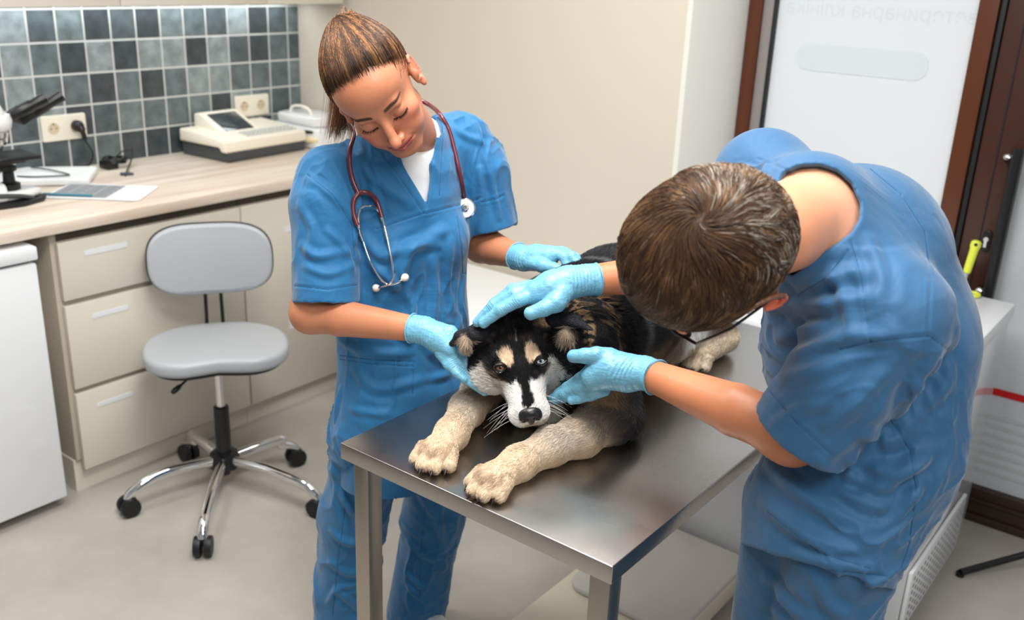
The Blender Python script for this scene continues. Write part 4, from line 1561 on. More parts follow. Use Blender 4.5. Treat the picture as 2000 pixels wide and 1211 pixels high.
    D_ = np.zeros((n, 3))
    Ln = np.zeros(n)
    for (a, b, d, l) in bones:
        a, b, d = np.asarray(a, float), np.asarray(b, float), unit(np.asarray(d, float))
        ab = b - a
        t = np.clip(((P - a) @ ab) / (ab @ ab), 0, 1)
        dist = np.linalg.norm(P - a - t[:, None] * ab, axis=1)
        m = dist < bd
        bd[m] = dist[m]
        D_[m] = d
        Ln[m] = l
    # fluff inside the ears
    for (s, b0, tip, cc) in EARS:
        m = np.linalg.norm(P - cc, axis=1) < 0.020
        Ln[m] = 0.013
        D_[m] = unit(np.array([0, 0, -1.0]) + (P[m] - cc) * 40)
    jit = rs.randn(n, 3) * 0.16 + (np.stack([vnoise(P, 60, 5), vnoise(P, 60, 6), vnoise(P, 60, 7)], 1) - 0.5) * 0.8
    T = D_ + jit
    T = unit(T - Nn * (T * Nn).sum(1)[:, None])
    ln = Ln * (0.7 + 0.6 * rs.rand(n))
    K = 4
    tt = np.linspace(0, 1, K)
    paths = np.stack([P + (Nn * (0.42 * t - 0.16 * t * t) + T * (0.95 * t)) * ln[:, None] for t in tt], 1)
    paths[:, :, 2] = np.maximum(paths[:, :, 2], 0.801)
    hit = pick(V, F, [(1036, 812), (977, 718), (1056, 705)])
    nose_c = hit[0][0] + unit(hit[0][0] - EYE) * 0.004
    eyes = [h_[0] + unit(h_[0] - EYE) * 0.003 for h_ in hit[1:]]
    keep = np.linalg.norm(P - nose_c, axis=1) > 0.0175
    for e_ in eyes:
        keep &= np.linalg.norm(P - e_, axis=1) > 0.0135
    for (cp, cd) in claws:
        keep &= np.linalg.norm(P - cp, axis=1) > 0.007
    C = paint(P)
    lum = np.clip(C.mean(1, keepdims=True) * 2, 0, 1)
    C = C * ((0.75 + 0.6 * rs.rand(n, 1) ** 1.3) * (1 - lum) + (0.94 + 0.2 * rs.rand(n, 1)) * lum) * 1.05
    C = np.minimum(C, 0.93)
    fur = strands('fur', paths[keep], (0.00025 + 0.00018 * rs.rand(n))[keep] * np.where(Ln[keep] > 0.012, 1.25, 1.0), C[keep],
                  mat('dog_fur', (30, 30, 30), 0.48, vcol='Col', spec=0.35), root)

    # nose leather, in its own frame: x side, y up, z out of the snout
    zo = unit(yv * 0.9 + unit(EYE - nose_c) * 0.55)
    Rn = frame(zo, sd)
    yo = Rn[:, 1] if Rn[:, 1][2] > 0 else -Rn[:, 1]
    Rn = np.stack([sd - zo * (sd @ zo), yo, zo], 1)

    def NP(x, y, z):
        return nose_c + Rn @ np.array([x, y, z])
    G = Field(nose_c - 0.035, nose_c + 0.035, 0.0008)
    G.el(NP(0, 0.004, -0.002), (0.0205, 0.0125, 0.0125), Rn, k=0.003)
    G.el(NP(0, -0.009, -0.002), (0.0075, 0.0095, 0.0095), Rn, k=0.004)
    for s in (-1, 1):
        G.el(NP(s * 0.0125, -0.001, -0.001), (0.0095, 0.0105, 0.0115), Rn, k=0.003)
        G.el(NP(s * 0.0085, -0.0035, 0.0105), (0.0045, 0.0036, 0.006), Rn, k=0.0015, op='cut')
        G.rc(NP(s * 0.0105, -0.0045, 0.0095), NP(s * 0.0200, -0.0075, 0.003), 0.0017, 0.0011, k=0.001, op='cut')
    G.rc(NP(0, 0.0, 0.0112), NP(0, -0.020, 0.006), 0.0008, 0.0008, k=0.0008, op='cut')
    Vn, Fn = G.mesh(1)
    skin_mesh('nose', Vn, Fn, None, mat('dog_nose_leather', (22, 22, 25), 0.28, spec=0.6, bump=(900, 0.35, 0.0006)), root)

    # eyes: ball, iris, pupil, lids
    for s, c, ring in ((-1, eyes[0], (120, 72, 32)), (1, eyes[1], (170, 186, 200))):
        toe = unit(EYE - c)
        look = unit(toe + zv * 0.08 - np.array([0, 0, 0.10]))
        m = MB()
        m.lathe([(0.0001, 0.0112)] + [(0.0112 * math.sin(a), 0.0112 * math.cos(a)) for a in np.linspace(0.05, 3.1, 22)], c, look, 28)
        eb = m.build('eye', mat('eye_white_dark', (46, 36, 34), 0.12, coat=0.6), root)
        eb['label'] = 'amber eye' if s < 0 else 'pale blue eye'
        MB().lathe([(0.0068, 0.0094), (0.0062, 0.0098), (0.0028, 0.01125)], c, look, 28).build('iris', mat('iris', ring, 0.08, coat=0.8), eb)
        MB().lathe([(0.0029, 0.01122), (0.0018, 0.01142), (0.0001, 0.0115)], c, look, 20).build('pupil', mat('pupil', (4, 4, 5), 0.05, coat=0.8), eb)
        rim = MB()
        ax = unit(sd - toe * (sd @ toe))
        ay = np.cross(toe, ax)
        if ay[2] < 0:
            ay = -ay
        for sg, hgt, rr in ((1, 0.0052, 0.0028), (-1, 0.0060, 0.0022)):
            pts = []
            for a in np.linspace(-0.15, math.pi + 0.15, 15):
                o = ax * math.cos(a) * 0.0105 + ay * (sg * math.sin(a) * hgt + 0.10 * s * math.cos(a) * 0.01)
                zz = math.sqrt(max(0.0122 ** 2 - float(o @ o), 1e-6))
                pts.append(c + o + toe * zz)
            rim.tube(pts, [0.001] + [rr] * 13 + [0.001], 8)
        rim.build('eyelid', mat('eyelid_skin', (12, 12, 14), 0.35), eb)

    for (cp, d) in claws:
        MB().tube([cp + [0, 0, 0.002], cp + d * 0.007 + [0, 0, -0.002], cp + d * 0.012 + [0, 0, -0.007]], [0.0032, 0.0026, 0.0008], 8).build('claw', mat('claw_horn', (30, 22, 18), 0.35), root)

    # whiskers
    rs2 = np.random.RandomState(11)
    for s in (-1, 1):
        wp = []
        for j in range(11):
            y0 = 0.05 + 0.035 * rs2.rand()
            z0 = -0.036 - 0.016 * rs2.rand()
            p0 = L(s * 0.030, y0 - 0.008, z0)
            d = unit(sd * s * 1.0 + yv * (rs2.rand() * 0.6 + 0.1) - zv * (rs2.rand() * 0.7 - 0.1))
            l = 0.035 + 0.03 * rs2.rand()
            wp.append([p0 + d * l * t + np.array([0, 0, -0.5]) * l * t * t * 0.35 for t in np.linspace(0, 1, 10)])
        strands('whiskers', np.array(wp), np.full(len(wp), 0.00038), np.tile(lin((236, 234, 230)), (len(wp), 1)), mat('whisker', (236, 234, 230), 0.4, vcol='Col'), root, taper=(1, 0.8, 0.5, 0.2))
    # brass tag under the chin
    tc_ = L(0.004, 0.052, -0.093)
    tg = MB().lathe([(0.0095, -0.0008), (0.010, 0), (0.0095, 0.0008)], tc_, unit(EYE - tc_), 24).build('name_tag', mat('brass_tag', (168, 140, 90), 0.35, metal=0.8), None)
    tag(tg, 'round brass tag hanging under the dog\'s chin', 'tag')
    tg.parent = root
    tg.matrix_parent_inverse = Matrix.Translation(-Vector(root.location))
    del tg['label'], tg['category']
    return root, V, F


dog, DOGV, DOGF = build_dog()
# ------------------------------------------------------------------ people: shared helpers
M_skinw = mat('skin_woman', (200, 140, 110), 0.42, vcol='Col', sss=0.12, spec=0.45, bump=(700, 0.12, 0.0004))
M_skinm = mat('skin_man', (196, 124, 86), 0.42, vcol='Col', sss=0.12, spec=0.5, bump=(600, 0.2, 0.0005))
M_glove = mat('nitrile_glove', (116, 180, 208), 0.33, spec=0.5, sss=0.06, sssr=(0.3, 0.7, 1.0), bump=(150, 0.55, 0.0022), stretch=(1.6, 0.7, 1.6))


def cloth_mat(name, rgb):
    m = mat(name, rgb, 0.62, spec=0.3, sheen=0.25)
    nt = m.node_tree
    N, Lk = nt.nodes, nt.links
    b = N['Principled BSDF']
    tc = N.new('ShaderNodeTexCoord')
    n1 = N.new('ShaderNodeTexNoise')
    n1.inputs['Scale'].default_value = 9
    n1.inputs['Detail'].default_value = 3
    n1.inputs['Roughness'].default_value = 0.45
    n1.inputs['Distortion'].default_value = 0.9
    Lk.new(tc.outputs['Object'], n1.inputs[0])
    b1 = N.new('ShaderNodeBump')
    b1.inputs['Strength'].default_value = 0.55
    b1.inputs['Distance'].default_value = 0.016
    Lk.new(n1.outputs[0], b1.inputs['Height'])
    n2 = N.new('ShaderNodeTexNoise')
    n2.inputs['Scale'].default_value = 900
    Lk.new(tc.outputs['Object'], n2.inputs[0])
    b2 = N.new('ShaderNodeBump')
    b2.inputs['Strength'].default_value = 0.15
    b2.inputs['Distance'].default_value = 0.0004
    Lk.new(n2.outputs[0], b2.inputs['Height'])
    Lk.new(b1.outputs[0], b2.inputs['Normal'])
    Lk.new(b2.outputs[0], b.inputs['Normal'])
    return m


M_scrubw = cloth_mat('scrub_blue', (36, 108, 158))
M_scrubm = cloth_mat('scrub_slate_blue', (46, 94, 134))
M_thread = mat('stitch_thread', (28, 80, 120), 0.8)


def seg_dist(P, pts):
    best = np.full(P.shape[:-1], 1e9)
    tb = np.zeros(P.shape[:-1])
    acc = 0.0
    tot = sum(np.linalg.norm(pts[i + 1] - pts[i]) for i in range(len(pts) - 1)) + 1e-9
    for i in range(len(pts) - 1):
        a, b = pts[i], pts[i + 1]
        ab = b - a
        l = np.linalg.norm(ab)
        t = np.clip(((P - a) @ ab) / (l * l + 1e-12), 0, 1)
        d = np.linalg.norm(P - a - t[..., None] * ab, axis=-1)
        m = d < best
        best = np.where(m, d, best)
        tb = np.where(m, (acc + t * l) / tot, tb)
        acc += l
    return best, tb


def folds(V, F, lines, gain=1.0):
    """lines: (pixel polyline, amplitude mm, width mm). A raised crease along each, a hollow beside it."""
    N = vnormals(V, F)
    off = np.zeros(len(V))
    for (px, amp, w) in lines:
        pts = [h[0] for h in pick(V, F, px)]
        if len(pts) < 2:
            continue
        pts = spline(pts, 5)
        A = np.array(pts)
        w = w * 0.001
        m = ((V > A.min(0) - 3.2 * w) & (V < A.max(0) + 3.2 * w)).all(1)
        d, t = seg_dist(V[m], pts)
        taper = np.sin(np.pi * np.clip(0.06 + 0.88 * t, 0, 1)) ** 0.6
        off[m] += amp * 0.001 * gain * taper * (np.exp(-(d / w) ** 2) - 0.35 * np.exp(-((d - 1.6 * w) / (0.8 * w)) ** 2))
    return V + N * off[:, None]


def seams(V, F, lines, r=0.0005, lift=0.0):
    """stitched seams: thin cords lying on the cloth; returned as extra geometry for the same mesh"""
    out = MB()
    n = 0
    for px in lines:
        dense = []
        for i in range(len(px) - 1):
            for k in range(8):
                dense.append((px[i][0] + (px[i + 1][0] - px[i][0]) * k / 8, px[i][1] + (px[i + 1][1] - px[i][1]) * k / 8))
        dense.append(px[-1])
        hs = pick(V, F, dense)
        if len(hs) < 3:
            continue
        # drop jumps between layers
        pts = [hs[0][0] + hs[0][1] * lift]
        for h in hs[1:]:
            p = h[0] + h[1] * lift
            if np.linalg.norm(p - pts[-1]) < 0.03:
                pts.append(p)
        if len(pts) > 2:
            out.tube(pts, r, 5)
            n += 1
    return out


def crumple(V, F, amp, along=(0, 0, 1), scale=(9, 26), seed=0, mask=0.45, keep=None):
    """many irregular soft creases running roughly along one direction"""
    N = vnormals(V, F)
    R = frame(along)
    q = V @ R
    w = np.stack([vnoise(V, 5, seed + 1), vnoise(V, 5, seed + 2), vnoise(V, 5, seed + 3)], 1) - 0.5
    q = q + w * 0.16
    st = np.array([scale[1], scale[1], scale[0]], float)
    n1 = vnoise(q * st, 1.0, seed + 4)
    n2 = vnoise(q * st * 1.9, 1.0, seed + 5)
    r1 = (1 - np.abs(2 * n1 - 1)) ** 5
    r2 = (1 - np.abs(2 * n2 - 1)) ** 4
    mk = sstep(mask - 0.15, mask + 0.25, vnoise(V, 6.5, seed + 6))
    if keep is not None:
        mk = mk * keep(V)
    return V + N * ((r1 + 0.6 * r2 - 0.3) * amp * mk)[:, None]


def groove(V, F, lines, depth=0.0012, w=0.0022):
    N = vnormals(V, F)
    off = np.zeros(len(V))
    for px in lines:
        dense = []
        for i in range(len(px) - 1):
            for k in range(6):
                dense.append((px[i][0] + (px[i + 1][0] - px[i][0]) * k / 6, px[i][1] + (px[i + 1][1] - px[i][1]) * k / 6))
        dense.append(px[-1])
        pts = [h[0] for h in pick(V, F, dense)]
        if len(pts) < 2:
            continue
        A = np.array(pts)
        m = ((V > A.min(0) - 4 * w) & (V < A.max(0) + 4 * w)).all(1)
        d, t = seg_dist(V[m], pts)
        off[m] -= depth * np.exp(-(d / w) ** 2)
        off[m] += depth * 0.6 * np.exp(-((d - 2.2 * w) / w) ** 2)
    return V + N * off[:, None]


def cloth(name, V, F, material, parent, seamlines=(), extra=None):
    """the garment and its seams as one object"""
    if seamlines:
        V = groove(V, F, seamlines)
    me = tomesh(name, V, F)
    o = link(name, me, [material, M_thread], parent)
    if seamlines:
        sm = seams(V, F, seamlines)
        bm = bmesh.new()
        bm.from_mesh(me)
        tmp = bpy.data.meshes.new('t')
        sm.bm.to_mesh(tmp)
        n0 = len(bm.faces)
        bm.from_mesh(tmp)
        bm.faces.ensure_lookup_table()
        for f in bm.faces[n0:]:
            f.material_index = 1
        bm.to_mesh(me)
        bm.free()
        sm.bm.free()
        bpy.data.meshes.remove(tmp)
    return o


def glove(parent, wrist, elbowdir, palm, fingers, cuff_r=0.0305, h=0.00115, label=None):
    """wrist/palm: (point, radius); fingers: lists of (point, radius)"""
    pts = [wrist[0]] + [p for p, _ in palm] + [p for f in fingers for p, _ in f]
    A = np.array(pts)
    G = Field(A.min(0) - 0.06, A.max(0) + 0.06, h)
    ch = [wrist] + list(palm)
    G.chain([p for p, _ in ch], [r for _, r in ch], k=0.012)
    for f in fingers:
        G.chain([p for p, _ in f], [r for _, r in f], k=0.0045)
    # cuff: a short flared sleeve with a rolled rim, hollow
    w = wrist[0]
    e = unit(elbowdir)
    c1 = w + e * 0.022
    G.rc(w, c1, wrist[1], cuff_r, k=0.008)
    G.half(c1 + e * 0.004, e)
    V, F = G.mesh(1)
    # crinkles across the wrist and fingers
    N = vnormals(V, F)
    t = (V - w) @ e
    q = V + 0.004 * np.stack([vnoise(V, 60, 1), vnoise(V, 60, 2), vnoise(V, 60, 3)], 1)
    s = (q @ e) * 900 + 7 * vnoise(V, 28, 9)
    near = np.exp(-((t + 0.012) / 0.028) ** 2)
    fw = np.zeros(len(V))
    for f in fingers:
        P_ = [p for p, _ in f]
        d, tt = seg_dist(V, P_)
        L_ = sum(np.linalg.norm(P_[i + 1] - P_[i]) for i in range(len(P_) - 1))
        m = np.exp(-(np.maximum(d - 0.013, 0) / 0.003) ** 2)
        ph = tt * L_ * 2 * np.pi / 0.0042 + 5 * vnoise(V, 90, 11) + 3 * vnoise(V, 35, 12)
        kn = np.zeros(len(V))
        acc = 0
        for i in range(1, len(P_) - 1):
            acc += np.linalg.norm(P_[i] - P_[i - 1]) / L_
            kn = np.maximum(kn, np.exp(-((tt - acc) / 0.13) ** 2))
        fw += m * np.sin(ph) * (0.15 + 0.85 * kn) * sstep(0.3, 0.6, vnoise(V, 70, 13)) * 0.00042
    V = V + N * (fw + (np.sin(s) * 0.00042 * near) + (vnoise(V, 130, 4) - 0.5) * 0.0009 + (vnoise(V, 45, 5) - 0.5) * 0.0012)[:, None]
    o = link('glove', tomesh('glove', V, F), M_glove, parent)
    # rolled rim
    x = frame(e)
    c = c1 + e * 0.003
    rim = []
    for a in np.linspace(0, 2 * math.pi, 33):
        d = x[:, 0] * math.cos(a) + x[:, 1] * math.sin(a)
        rim.append(c + d * (cuff_r + 0.0008 + 0.0012 * math.sin(3 * a)) + e * 0.0015 * math.sin(2 * a + 1))
    MB().tube(rim, 0.0014, 8, cap=False).build('cuff_rim', M_glove, o)
    return o, V, F


def J(*lst):
    """(u, v, distance, radius) joints -> (point, radius)"""
    return [(at(u, v, d), r) for (u, v, d, r) in lst]


def head_field(W, o, S=1.0, male=False, ears=(1, -1), h=0.0016, neck=None):
    q_ = 1.25 if male else 1.0
    """a head with a face; W columns: right, forward, up"""
    def L(x, y, z):
        return o + W @ (np.array([x, y, z]) * S)
    lo = o - 0.17 * S
    hi = o + 0.17 * S
    G = Field(lo, hi, h)
    E = lambda c, r, k=0.012, op='add', R=W: G.el(L(*c), np.array(r) * S, R, k, op)
    C = lambda a, b, ra, rb, k=0.008, op='add': G.rc(L(*a), L(*b), ra * S, rb * S, k, op)
    E((0, -0.018, 0.036), (0.073, 0.093, 0.080), 0.02)
    E((0, 0.012, -0.022), (0.060, 0.070, 0.070), 0.02)
    E((0, 0.036, 0.044), (0.058, 0.046, 0.046), 0.02)
    jw = 0.052 if male else 0.047
    E((0, 0.028, -0.066), (jw, 0.050, 0.036), 0.02)
    E((0, 0.068, -0.094), (0.020, 0.016, 0.015), 0.015)
    for s in (-1, 1):
        E((s * 0.040, 0.048, -0.024), (0.023, 0.023, 0.019), 0.016)
        E((s * 0.030, 0.052, -0.052), (0.024, 0.024, 0.024), 0.016)
        C((s * 0.046, 0.0, -0.055), (s * 0.018, 0.062, -0.092), 0.012, 0.012, 0.02)
    C((-0.032, 0.068, 0.014), (0.032, 0.068, 0.014), 0.011, 0.011, 0.014)
    for s in (-1, 1):
        E((s * 0.031, 0.090, -0.003), (0.018, 0.015, 0.0115), 0.012, 'cut')
        E((s * 0.0305, 0.0655, -0.0035), (0.0145, 0.0142, 0.0135), 0.003)
    C((0, 0.074, 0.008), (0, 0.099, -0.033), 0.0078, 0.0095, 0.010)
    E((0, 0.1045, -0.0385), (0.0105, 0.0110, 0.0098), 0.006)
    for s in (-1, 1):
        E((s * 0.0115, 0.091, -0.0425), (0.0072, 0.0095, 0.0070), 0.004)
        E((s * 0.0062, 0.0985, -0.0490), (0.0032, 0.0045, 0.0025), 0.002, 'cut')
    E((0, 0.068, -0.066), (0.029, 0.0215, 0.021), 0.012)
    for s in (-1, 1):
        C((0, 0.0895, -0.0610), (s * 0.0255, 0.0780, -0.0625), 0.0036, 0.0015, 0.004)
        C((0, 0.0875, -0.0720), (s * 0.0205, 0.0790, -0.0665), 0.0046, 0.0022, 0.004)
        C((0, 0.0960, -0.0668), (s * 0.0285, 0.0790, -0.0625), 0.0011, 0.0010, 0.0018, 'cut')
        C((s * 0.017, 0.0925, -0.0450), (s * 0.031, 0.0780, -0.0640), 0.0014, 0.0012, 0.006, 'cut')
    C((0, 0.1000, -0.052), (0, 0.0950, -0.058), 0.0016, 0.0016, 0.003, 'cut')
    for s in ears:
        Re = np.stack([W[:, 0], unit(W[:, 1] * 0.96 + W[:, 2] * 0.28), unit(W[:, 2] * 0.96 - W[:, 1] * 0.28)], 1)
        E((s * 0.0735, -0.014, -0.006), (0.0080 * q_, 0.0170 * q_, 0.0290 * q_), 0.004, 'add', Re)
        E((s * 0.0825, -0.010, -0.004), (0.0062, 0.0105, 0.0200), 0.003, 'cut', Re)
        E((s * 0.0770, -0.004, -0.008), (0.006, 0.006, 0.009), 0.003, 'add', Re)
        pts = []
        for a in np.linspace(-0.5, 4.1, 14):
            c = np.array([s * (0.0790 + 0.006 * (q_ - 1) * 4), -0.014, -0.006]) + np.array([0, -math.sin(a) * 0.0165 * q_ * (1 if a < 3.3 else 0.6), math.cos(a) * 0.0285 * q_])
            pts.append(L(*c))
        G.chain(pts, [0.0032 * S] * 14, 0.003)
        E((s * 0.079, -0.008, -0.036), (0.0055, 0.008, 0.008), 0.004, 'add', Re)
    if neck is not None:
        for (a, b, ra, rb) in neck:
            G.rc(a, b, ra, rb, 0.02)
    return G, L


def head_paint(V, W, o, S, base, lip, brow, ear_red, hair_col, hairline):
    q = (V - o) @ W / S
    x, y, z = q[:, 0], q[:, 1], q[:, 2]
    n = vnoise(V, 300)[:, None]
    n2 = vnoise(V, 60, 3)[:, None]
    c = np.tile(base, (len(V), 1)) * (0.95 + 0.08 * n + 0.06 * n2)

    def put(w, col):
        nonlocal c
        w = np.clip(w, 0, 1)[:, None]
        c = c * (1 - w) + col * w
    red = lin((206, 104, 84))
    put(0.35 * np.exp(-(((np.abs(x) - 0.042) / 0.02) ** 2 + ((z + 0.03) / 0.018) ** 2)) * (y > 0.02), red)
    put(0.3 * np.exp(-((x / 0.014) ** 2 + ((z + 0.04) / 0.010) ** 2)) * (y > 0.085), red)
    # lips
    up = np.exp(-(((z + 0.0620 - 0.01 * np.abs(x)) / 0.0034) ** 2)) * (1 - sstep(0.022, 0.028, np.abs(x))) * (y > 0.07)
    dn = np.exp(-(((z + 0.0718 - 0.20 * np.abs(x)) / 0.0040) ** 2)) * (1 - sstep(0.018, 0.025, np.abs(x))) * (y > 0.07)
    put(np.maximum(up, dn) * 1.25, lip)
    put(np.exp(-(((z + 0.0668 - 0.15 * np.abs(x)) / 0.0010) ** 2)) * (1 - sstep(0.024, 0.029, np.abs(x))) * (y > 0.07), lip * 0.25)
    # brows
    zb = 0.0180 + 0.0045 * np.sin(np.clip((np.abs(x) - 0.012) / 0.036, 0, 1) * 2.2)
    tb = 0.0036 * (1 - sstep(0.030, 0.052, np.abs(x))) + 0.0008
    put((1 - sstep(0.5, 1.2, np.abs(z - zb) / tb)) * sstep(0.010, 0.014, np.abs(x)) * (1 - sstep(0.048, 0.053, np.abs(x))) * (y > 0.03), brow)
    # closed lid: dark lash line and a darker tone over the lid
    dl = np.abs(z - (-0.0105 - 0.0035 * (1 - ((np.abs(x) - 0.031) / 0.0155) ** 2)))
    put((1 - sstep(0.0008, 0.0022, dl)) * (np.abs(np.abs(x) - 0.031) < 0.0150) * (y > 0.05), lin((30, 20, 18)))
    put(0.35 * np.exp(-(((np.abs(x) - 0.031) / 0.014) ** 2 + ((z - 0.001) / 0.007) ** 2)) * (y > 0.05), base * 0.72)
    # nostrils
    put(np.exp(-(((np.abs(x) - 0.0062) / 0.003) ** 2 + ((z + 0.0495) / 0.002) ** 2)) * (y > 0.09), lin((60, 24, 18)))
    put(sstep(0.077, 0.082, np.abs(x)) * (z < 0.03) * (z > -0.045), ear_red)
    put(hairline(x, y, z), hair_col)
    return c
# ------------------------------------------------------------------ the woman
def build_woman():
    W = np.array([[-0.484, -0.4903, -0.7248], [0.7281, -0.6851, -0.0228], [-0.4853, -0.5387, 0.6886]])
    W = np.stack([unit(W[:, 0]), unit(W[:, 1]), unit(W[:, 2])], 1)
    o = np.array([1.3192, 1.3412, 1.439])
    S = 1.04
    root = thing('person', 'woman in blue scrubs with a stethoscope round her neck standing behind the table', 'person', (1.42, 1.45, 0))
    neckb = at(800, 262, 2.03)
    sR, sL = at(642, 350, 1.985), at(895, 277, 2.145)
    sx = unit(sL - sR)
    fwd = unit(np.cross(np.array([0, 0, 1.0]), sx))
    if fwd[1] > 0:
        fwd = -fwd
    hn = o + W @ (np.array([0, -0.035, -0.07]) * S)
    G, L = head_field(W, o, S, ears=(-1, 1), neck=[(hn, neckb, 0.050, 0.052), (o + W @ (np.array([0, 0.0, -0.06]) * S), neckb + fwd * 0.02, 0.045, 0.045)])
    Vh, Fh = G.mesh(2)
    base = lin((194, 126, 94))
    hairc = lin((74, 50, 36))
    hl = lambda x, y, z: sstep(-0.008, 0.012, (z - 0.070 + 0.05 * (np.abs(x) / 0.07) ** 2.2) - 1.3 * np.clip(y - 0.05, -0.02, 0.02) + 0.0) * (y > -0.2) * 0 + \
        sstep(0.0, 0.016, -(y - 0.066 + 2.0 * np.clip(0.072 - z, 0, 1) * (0.45) + 0.35 * np.abs(x))) * (z > -0.055) * (np.abs(x) < 0.078 + 0.5 * np.clip(z - 0.03, 0, 1))
    Ch = head_paint(Vh, W, o, S, base, lin((172, 80, 74)), lin((112, 76, 58)), lin((214, 120, 96)), hairc, hl)

    # body: torso core, arms, legs, one skin
    elR, wrR = at(606, 612, 1.985), at(828, 645, 1.895)
    elL, wrL = at(940, 478, 2.24), at(1024, 505, 2.10)
    hip, waist, chest, upper = at(786, 800, 2.17), at(789, 640, 2.15), at(785, 460, 2.10), at(785, 350, 2.07)
    B = Field((1.02, 1.02, 0.0), (1.80, 1.72, 1.50), 0.004)
    B.chain([hip, waist, chest, upper], [0.120, 0.105, 0.118, 0.10], k=0.03, flat=(fwd, 0.66))
    B.rc(sR, sL, 0.050, 0.050, k=0.04)
    B.rc(upper, neckb, 0.06, 0.05, k=0.04)
    B.rc(neckb, hn, 0.050, 0.048, k=0.01)
    kneeR, kneeL = ony(690, 1010, 1.455), ony(848, 1000, 1.42)
    ftR, ftL = np.array([kneeR[0] + 0.0, kneeR[1] + 0.05, 0.09]), np.array([kneeL[0] + 0.0, kneeL[1] + 0.06, 0.09])
    hR, hL = hip - sx * 0.068 - [0, 0, 0.02], hip + sx * 0.080 - [0, 0, 0.02]
    for a, b, c in ((hR, kneeR, ftR), (hL, kneeL, ftL)):
        B.rc(a, b, 0.070, 0.048, k=0.01)
        B.rc(b, c, 0.052, 0.036, k=0.02)
        B.rc(c, c + fwd * 0.10 - [0, 0, 0.055], 0.030, 0.020, k=0.02)
    for (s_, e_, w_) in ((sR, elR, wrR), (sL, elL, wrL)):
        B.rc(s_, e_, 0.050, 0.040, k=0.02)
        m_ = e_ + (w_ - e_) * 0.28
        B.rc(e_, m_, 0.037, 0.0375, k=0.02)
        B.rc(m_, w_, 0.0375, 0.0235, k=0.004)
    Vb, Fb = B.mesh(2)
    cb = np.tile(lin((198, 130, 96)), (len(Vb), 1)) * (0.93 + 0.14 * vnoise(Vb, 40)[:, None])
    body = skin_mesh('body', np.concatenate([Vh, Vb]), np.concatenate([Fh, Fb + len(Vh)]), np.concatenate([Ch, cb]), M_skinw, root)

    # lashes and brows, one set per eye
    rs = np.random.RandomState(2)
    M_lash = mat('lash', (16, 12, 12), 0.5, vcol='Col')
    M_brow = mat('brow', (66, 44, 34), 0.5, vcol='Col')
    for s in (-1, 1):
        lp = []
        for i in range(70):
            t = rs.rand() * 2 - 1
            p0 = pick_local(Vh, Fh, L(s * 0.031 + t * 0.0148, 0.14, -0.0108 - 0.0035 * (1 - t * t)), -W[:, 1])
            if p0 is None:
                continue
            d = W @ unit(np.array([t * 0.5 + 0.12 * s, 0.9, -0.25]))
            ln = 0.0062 + 0.0025 * rs.rand()
            lp.append([p0 + d * ln * u + W @ np.array([0, 0, 0.0028]) * u * u for u in np.linspace(0, 1, 5)])
        strands('eyelashes', np.array(lp), np.full(len(lp), 0.00022), np.tile(lin((16, 12, 12)), (len(lp), 1)), M_lash, root)
        bp_ = []
        for i in range(260):
            t = rs.rand()
            ax = 0.013 + 0.036 * t
            z = 0.0180 + 0.0045 * math.sin(t * 2.2) + (rs.rand() - 0.5) * 0.0056 * (1 - 0.75 * t)
            hh = pick_local(Vh, Fh, L(s * ax, 0.14, z), -W[:, 1])
            if hh is None:
                continue
            d = W @ unit(np.array([s * 1.0, -0.28, 0.5 - 0.8 * t + 0.3 * rs.randn()]))
            bp_.append([hh + W[:, 1] * 0.0002 + d * 0.005 * u for u in np.linspace(0, 1, 4)])
        strands('eyebrow', np.array(bp_), np.full(len(bp_), 0.00017), lin((84, 56, 42)) * (0.7 + 0.6 * rs.rand(len(bp_), 1)), M_brow, root)

    # hair: cap and strands drawn back to the crown
    cc = np.array([0, -0.020, 0.034])
    Bun = np.array([0, -0.080, 0.100])

    def scalp(d):
        """hair surface for a local direction"""
        r = 1 / np.sqrt((d[..., 0] / 0.0775) ** 2 + (d[..., 1] / 0.099) ** 2 + (d[..., 2] / 0.0880) ** 2)
        bd = unit(Bun - cc)
        c = np.clip((d * bd).sum(-1), -1, 1)
        return r + 0.013 * np.exp(-((1 - c) / 0.10))
    H = Field(o - 0.18, o + 0.18, 0.0022)
    # sample the cap directly as a field
    sl, P = H.sub(H.lo, H.lo + H.n * H.h)
    q = ((P - o.astype(np.float32)) @ W.astype(np.float32)) / S - cc.astype(np.float32)
    rr = np.sqrt((q * q).sum(-1)) + 1e-6
    dcap = (rr - scalp(q / rr[..., None])) * 0.9
    ql = q + cc.astype(np.float32)
    ax_ = np.abs(ql[..., 0])
    line = 0.060 - 0.9 * np.clip(0.078 - ql[..., 2], 0, 0.03) - 1.25 * np.clip(0.048 - ql[..., 2], 0, 1) * 1.0 - 5.0 * ax_ ** 2
    cut1 = (ql[..., 1] - line) * 0.7
    cut2 = -0.055 - ql[..., 2] + 0.0 * ax_
    dd = np.maximum(np.maximum(dcap, cut1 + 0.006 + 0.006 * (vnoise(ql, 120, 2) - 0.5)), cut2)
    ear = np.maximum(0, 1)
    dear = 0.032 - np.sqrt(((ql[..., 1] + 0.012) / 0.75) ** 2 + (ql[..., 2] + 0.008) ** 2)
    dd = np.maximum(dd, np.where(ax_ > 0.04, dear, -1))
    H.f[sl] = dd * S
    H.f[sl] = np.minimum(H.f[sl], 0.05)
    Vc, Fc = H.mesh(1)
    n2 = vnoise(Vc, 220, 1)[:, None]
    cap = skin_mesh('hair_base', Vc, Fc, lin((70, 44, 30)) * (0.6 + 0.8 * n2), mat('hair_cap', (60, 40, 30), 0.6, vcol='Col'), root)
    P, Nn, rs = scatter(Vc, Fc, 30000, None, 8)
    P2, N2, _ = scatter(Vh, Fh, 60000, None, 12)
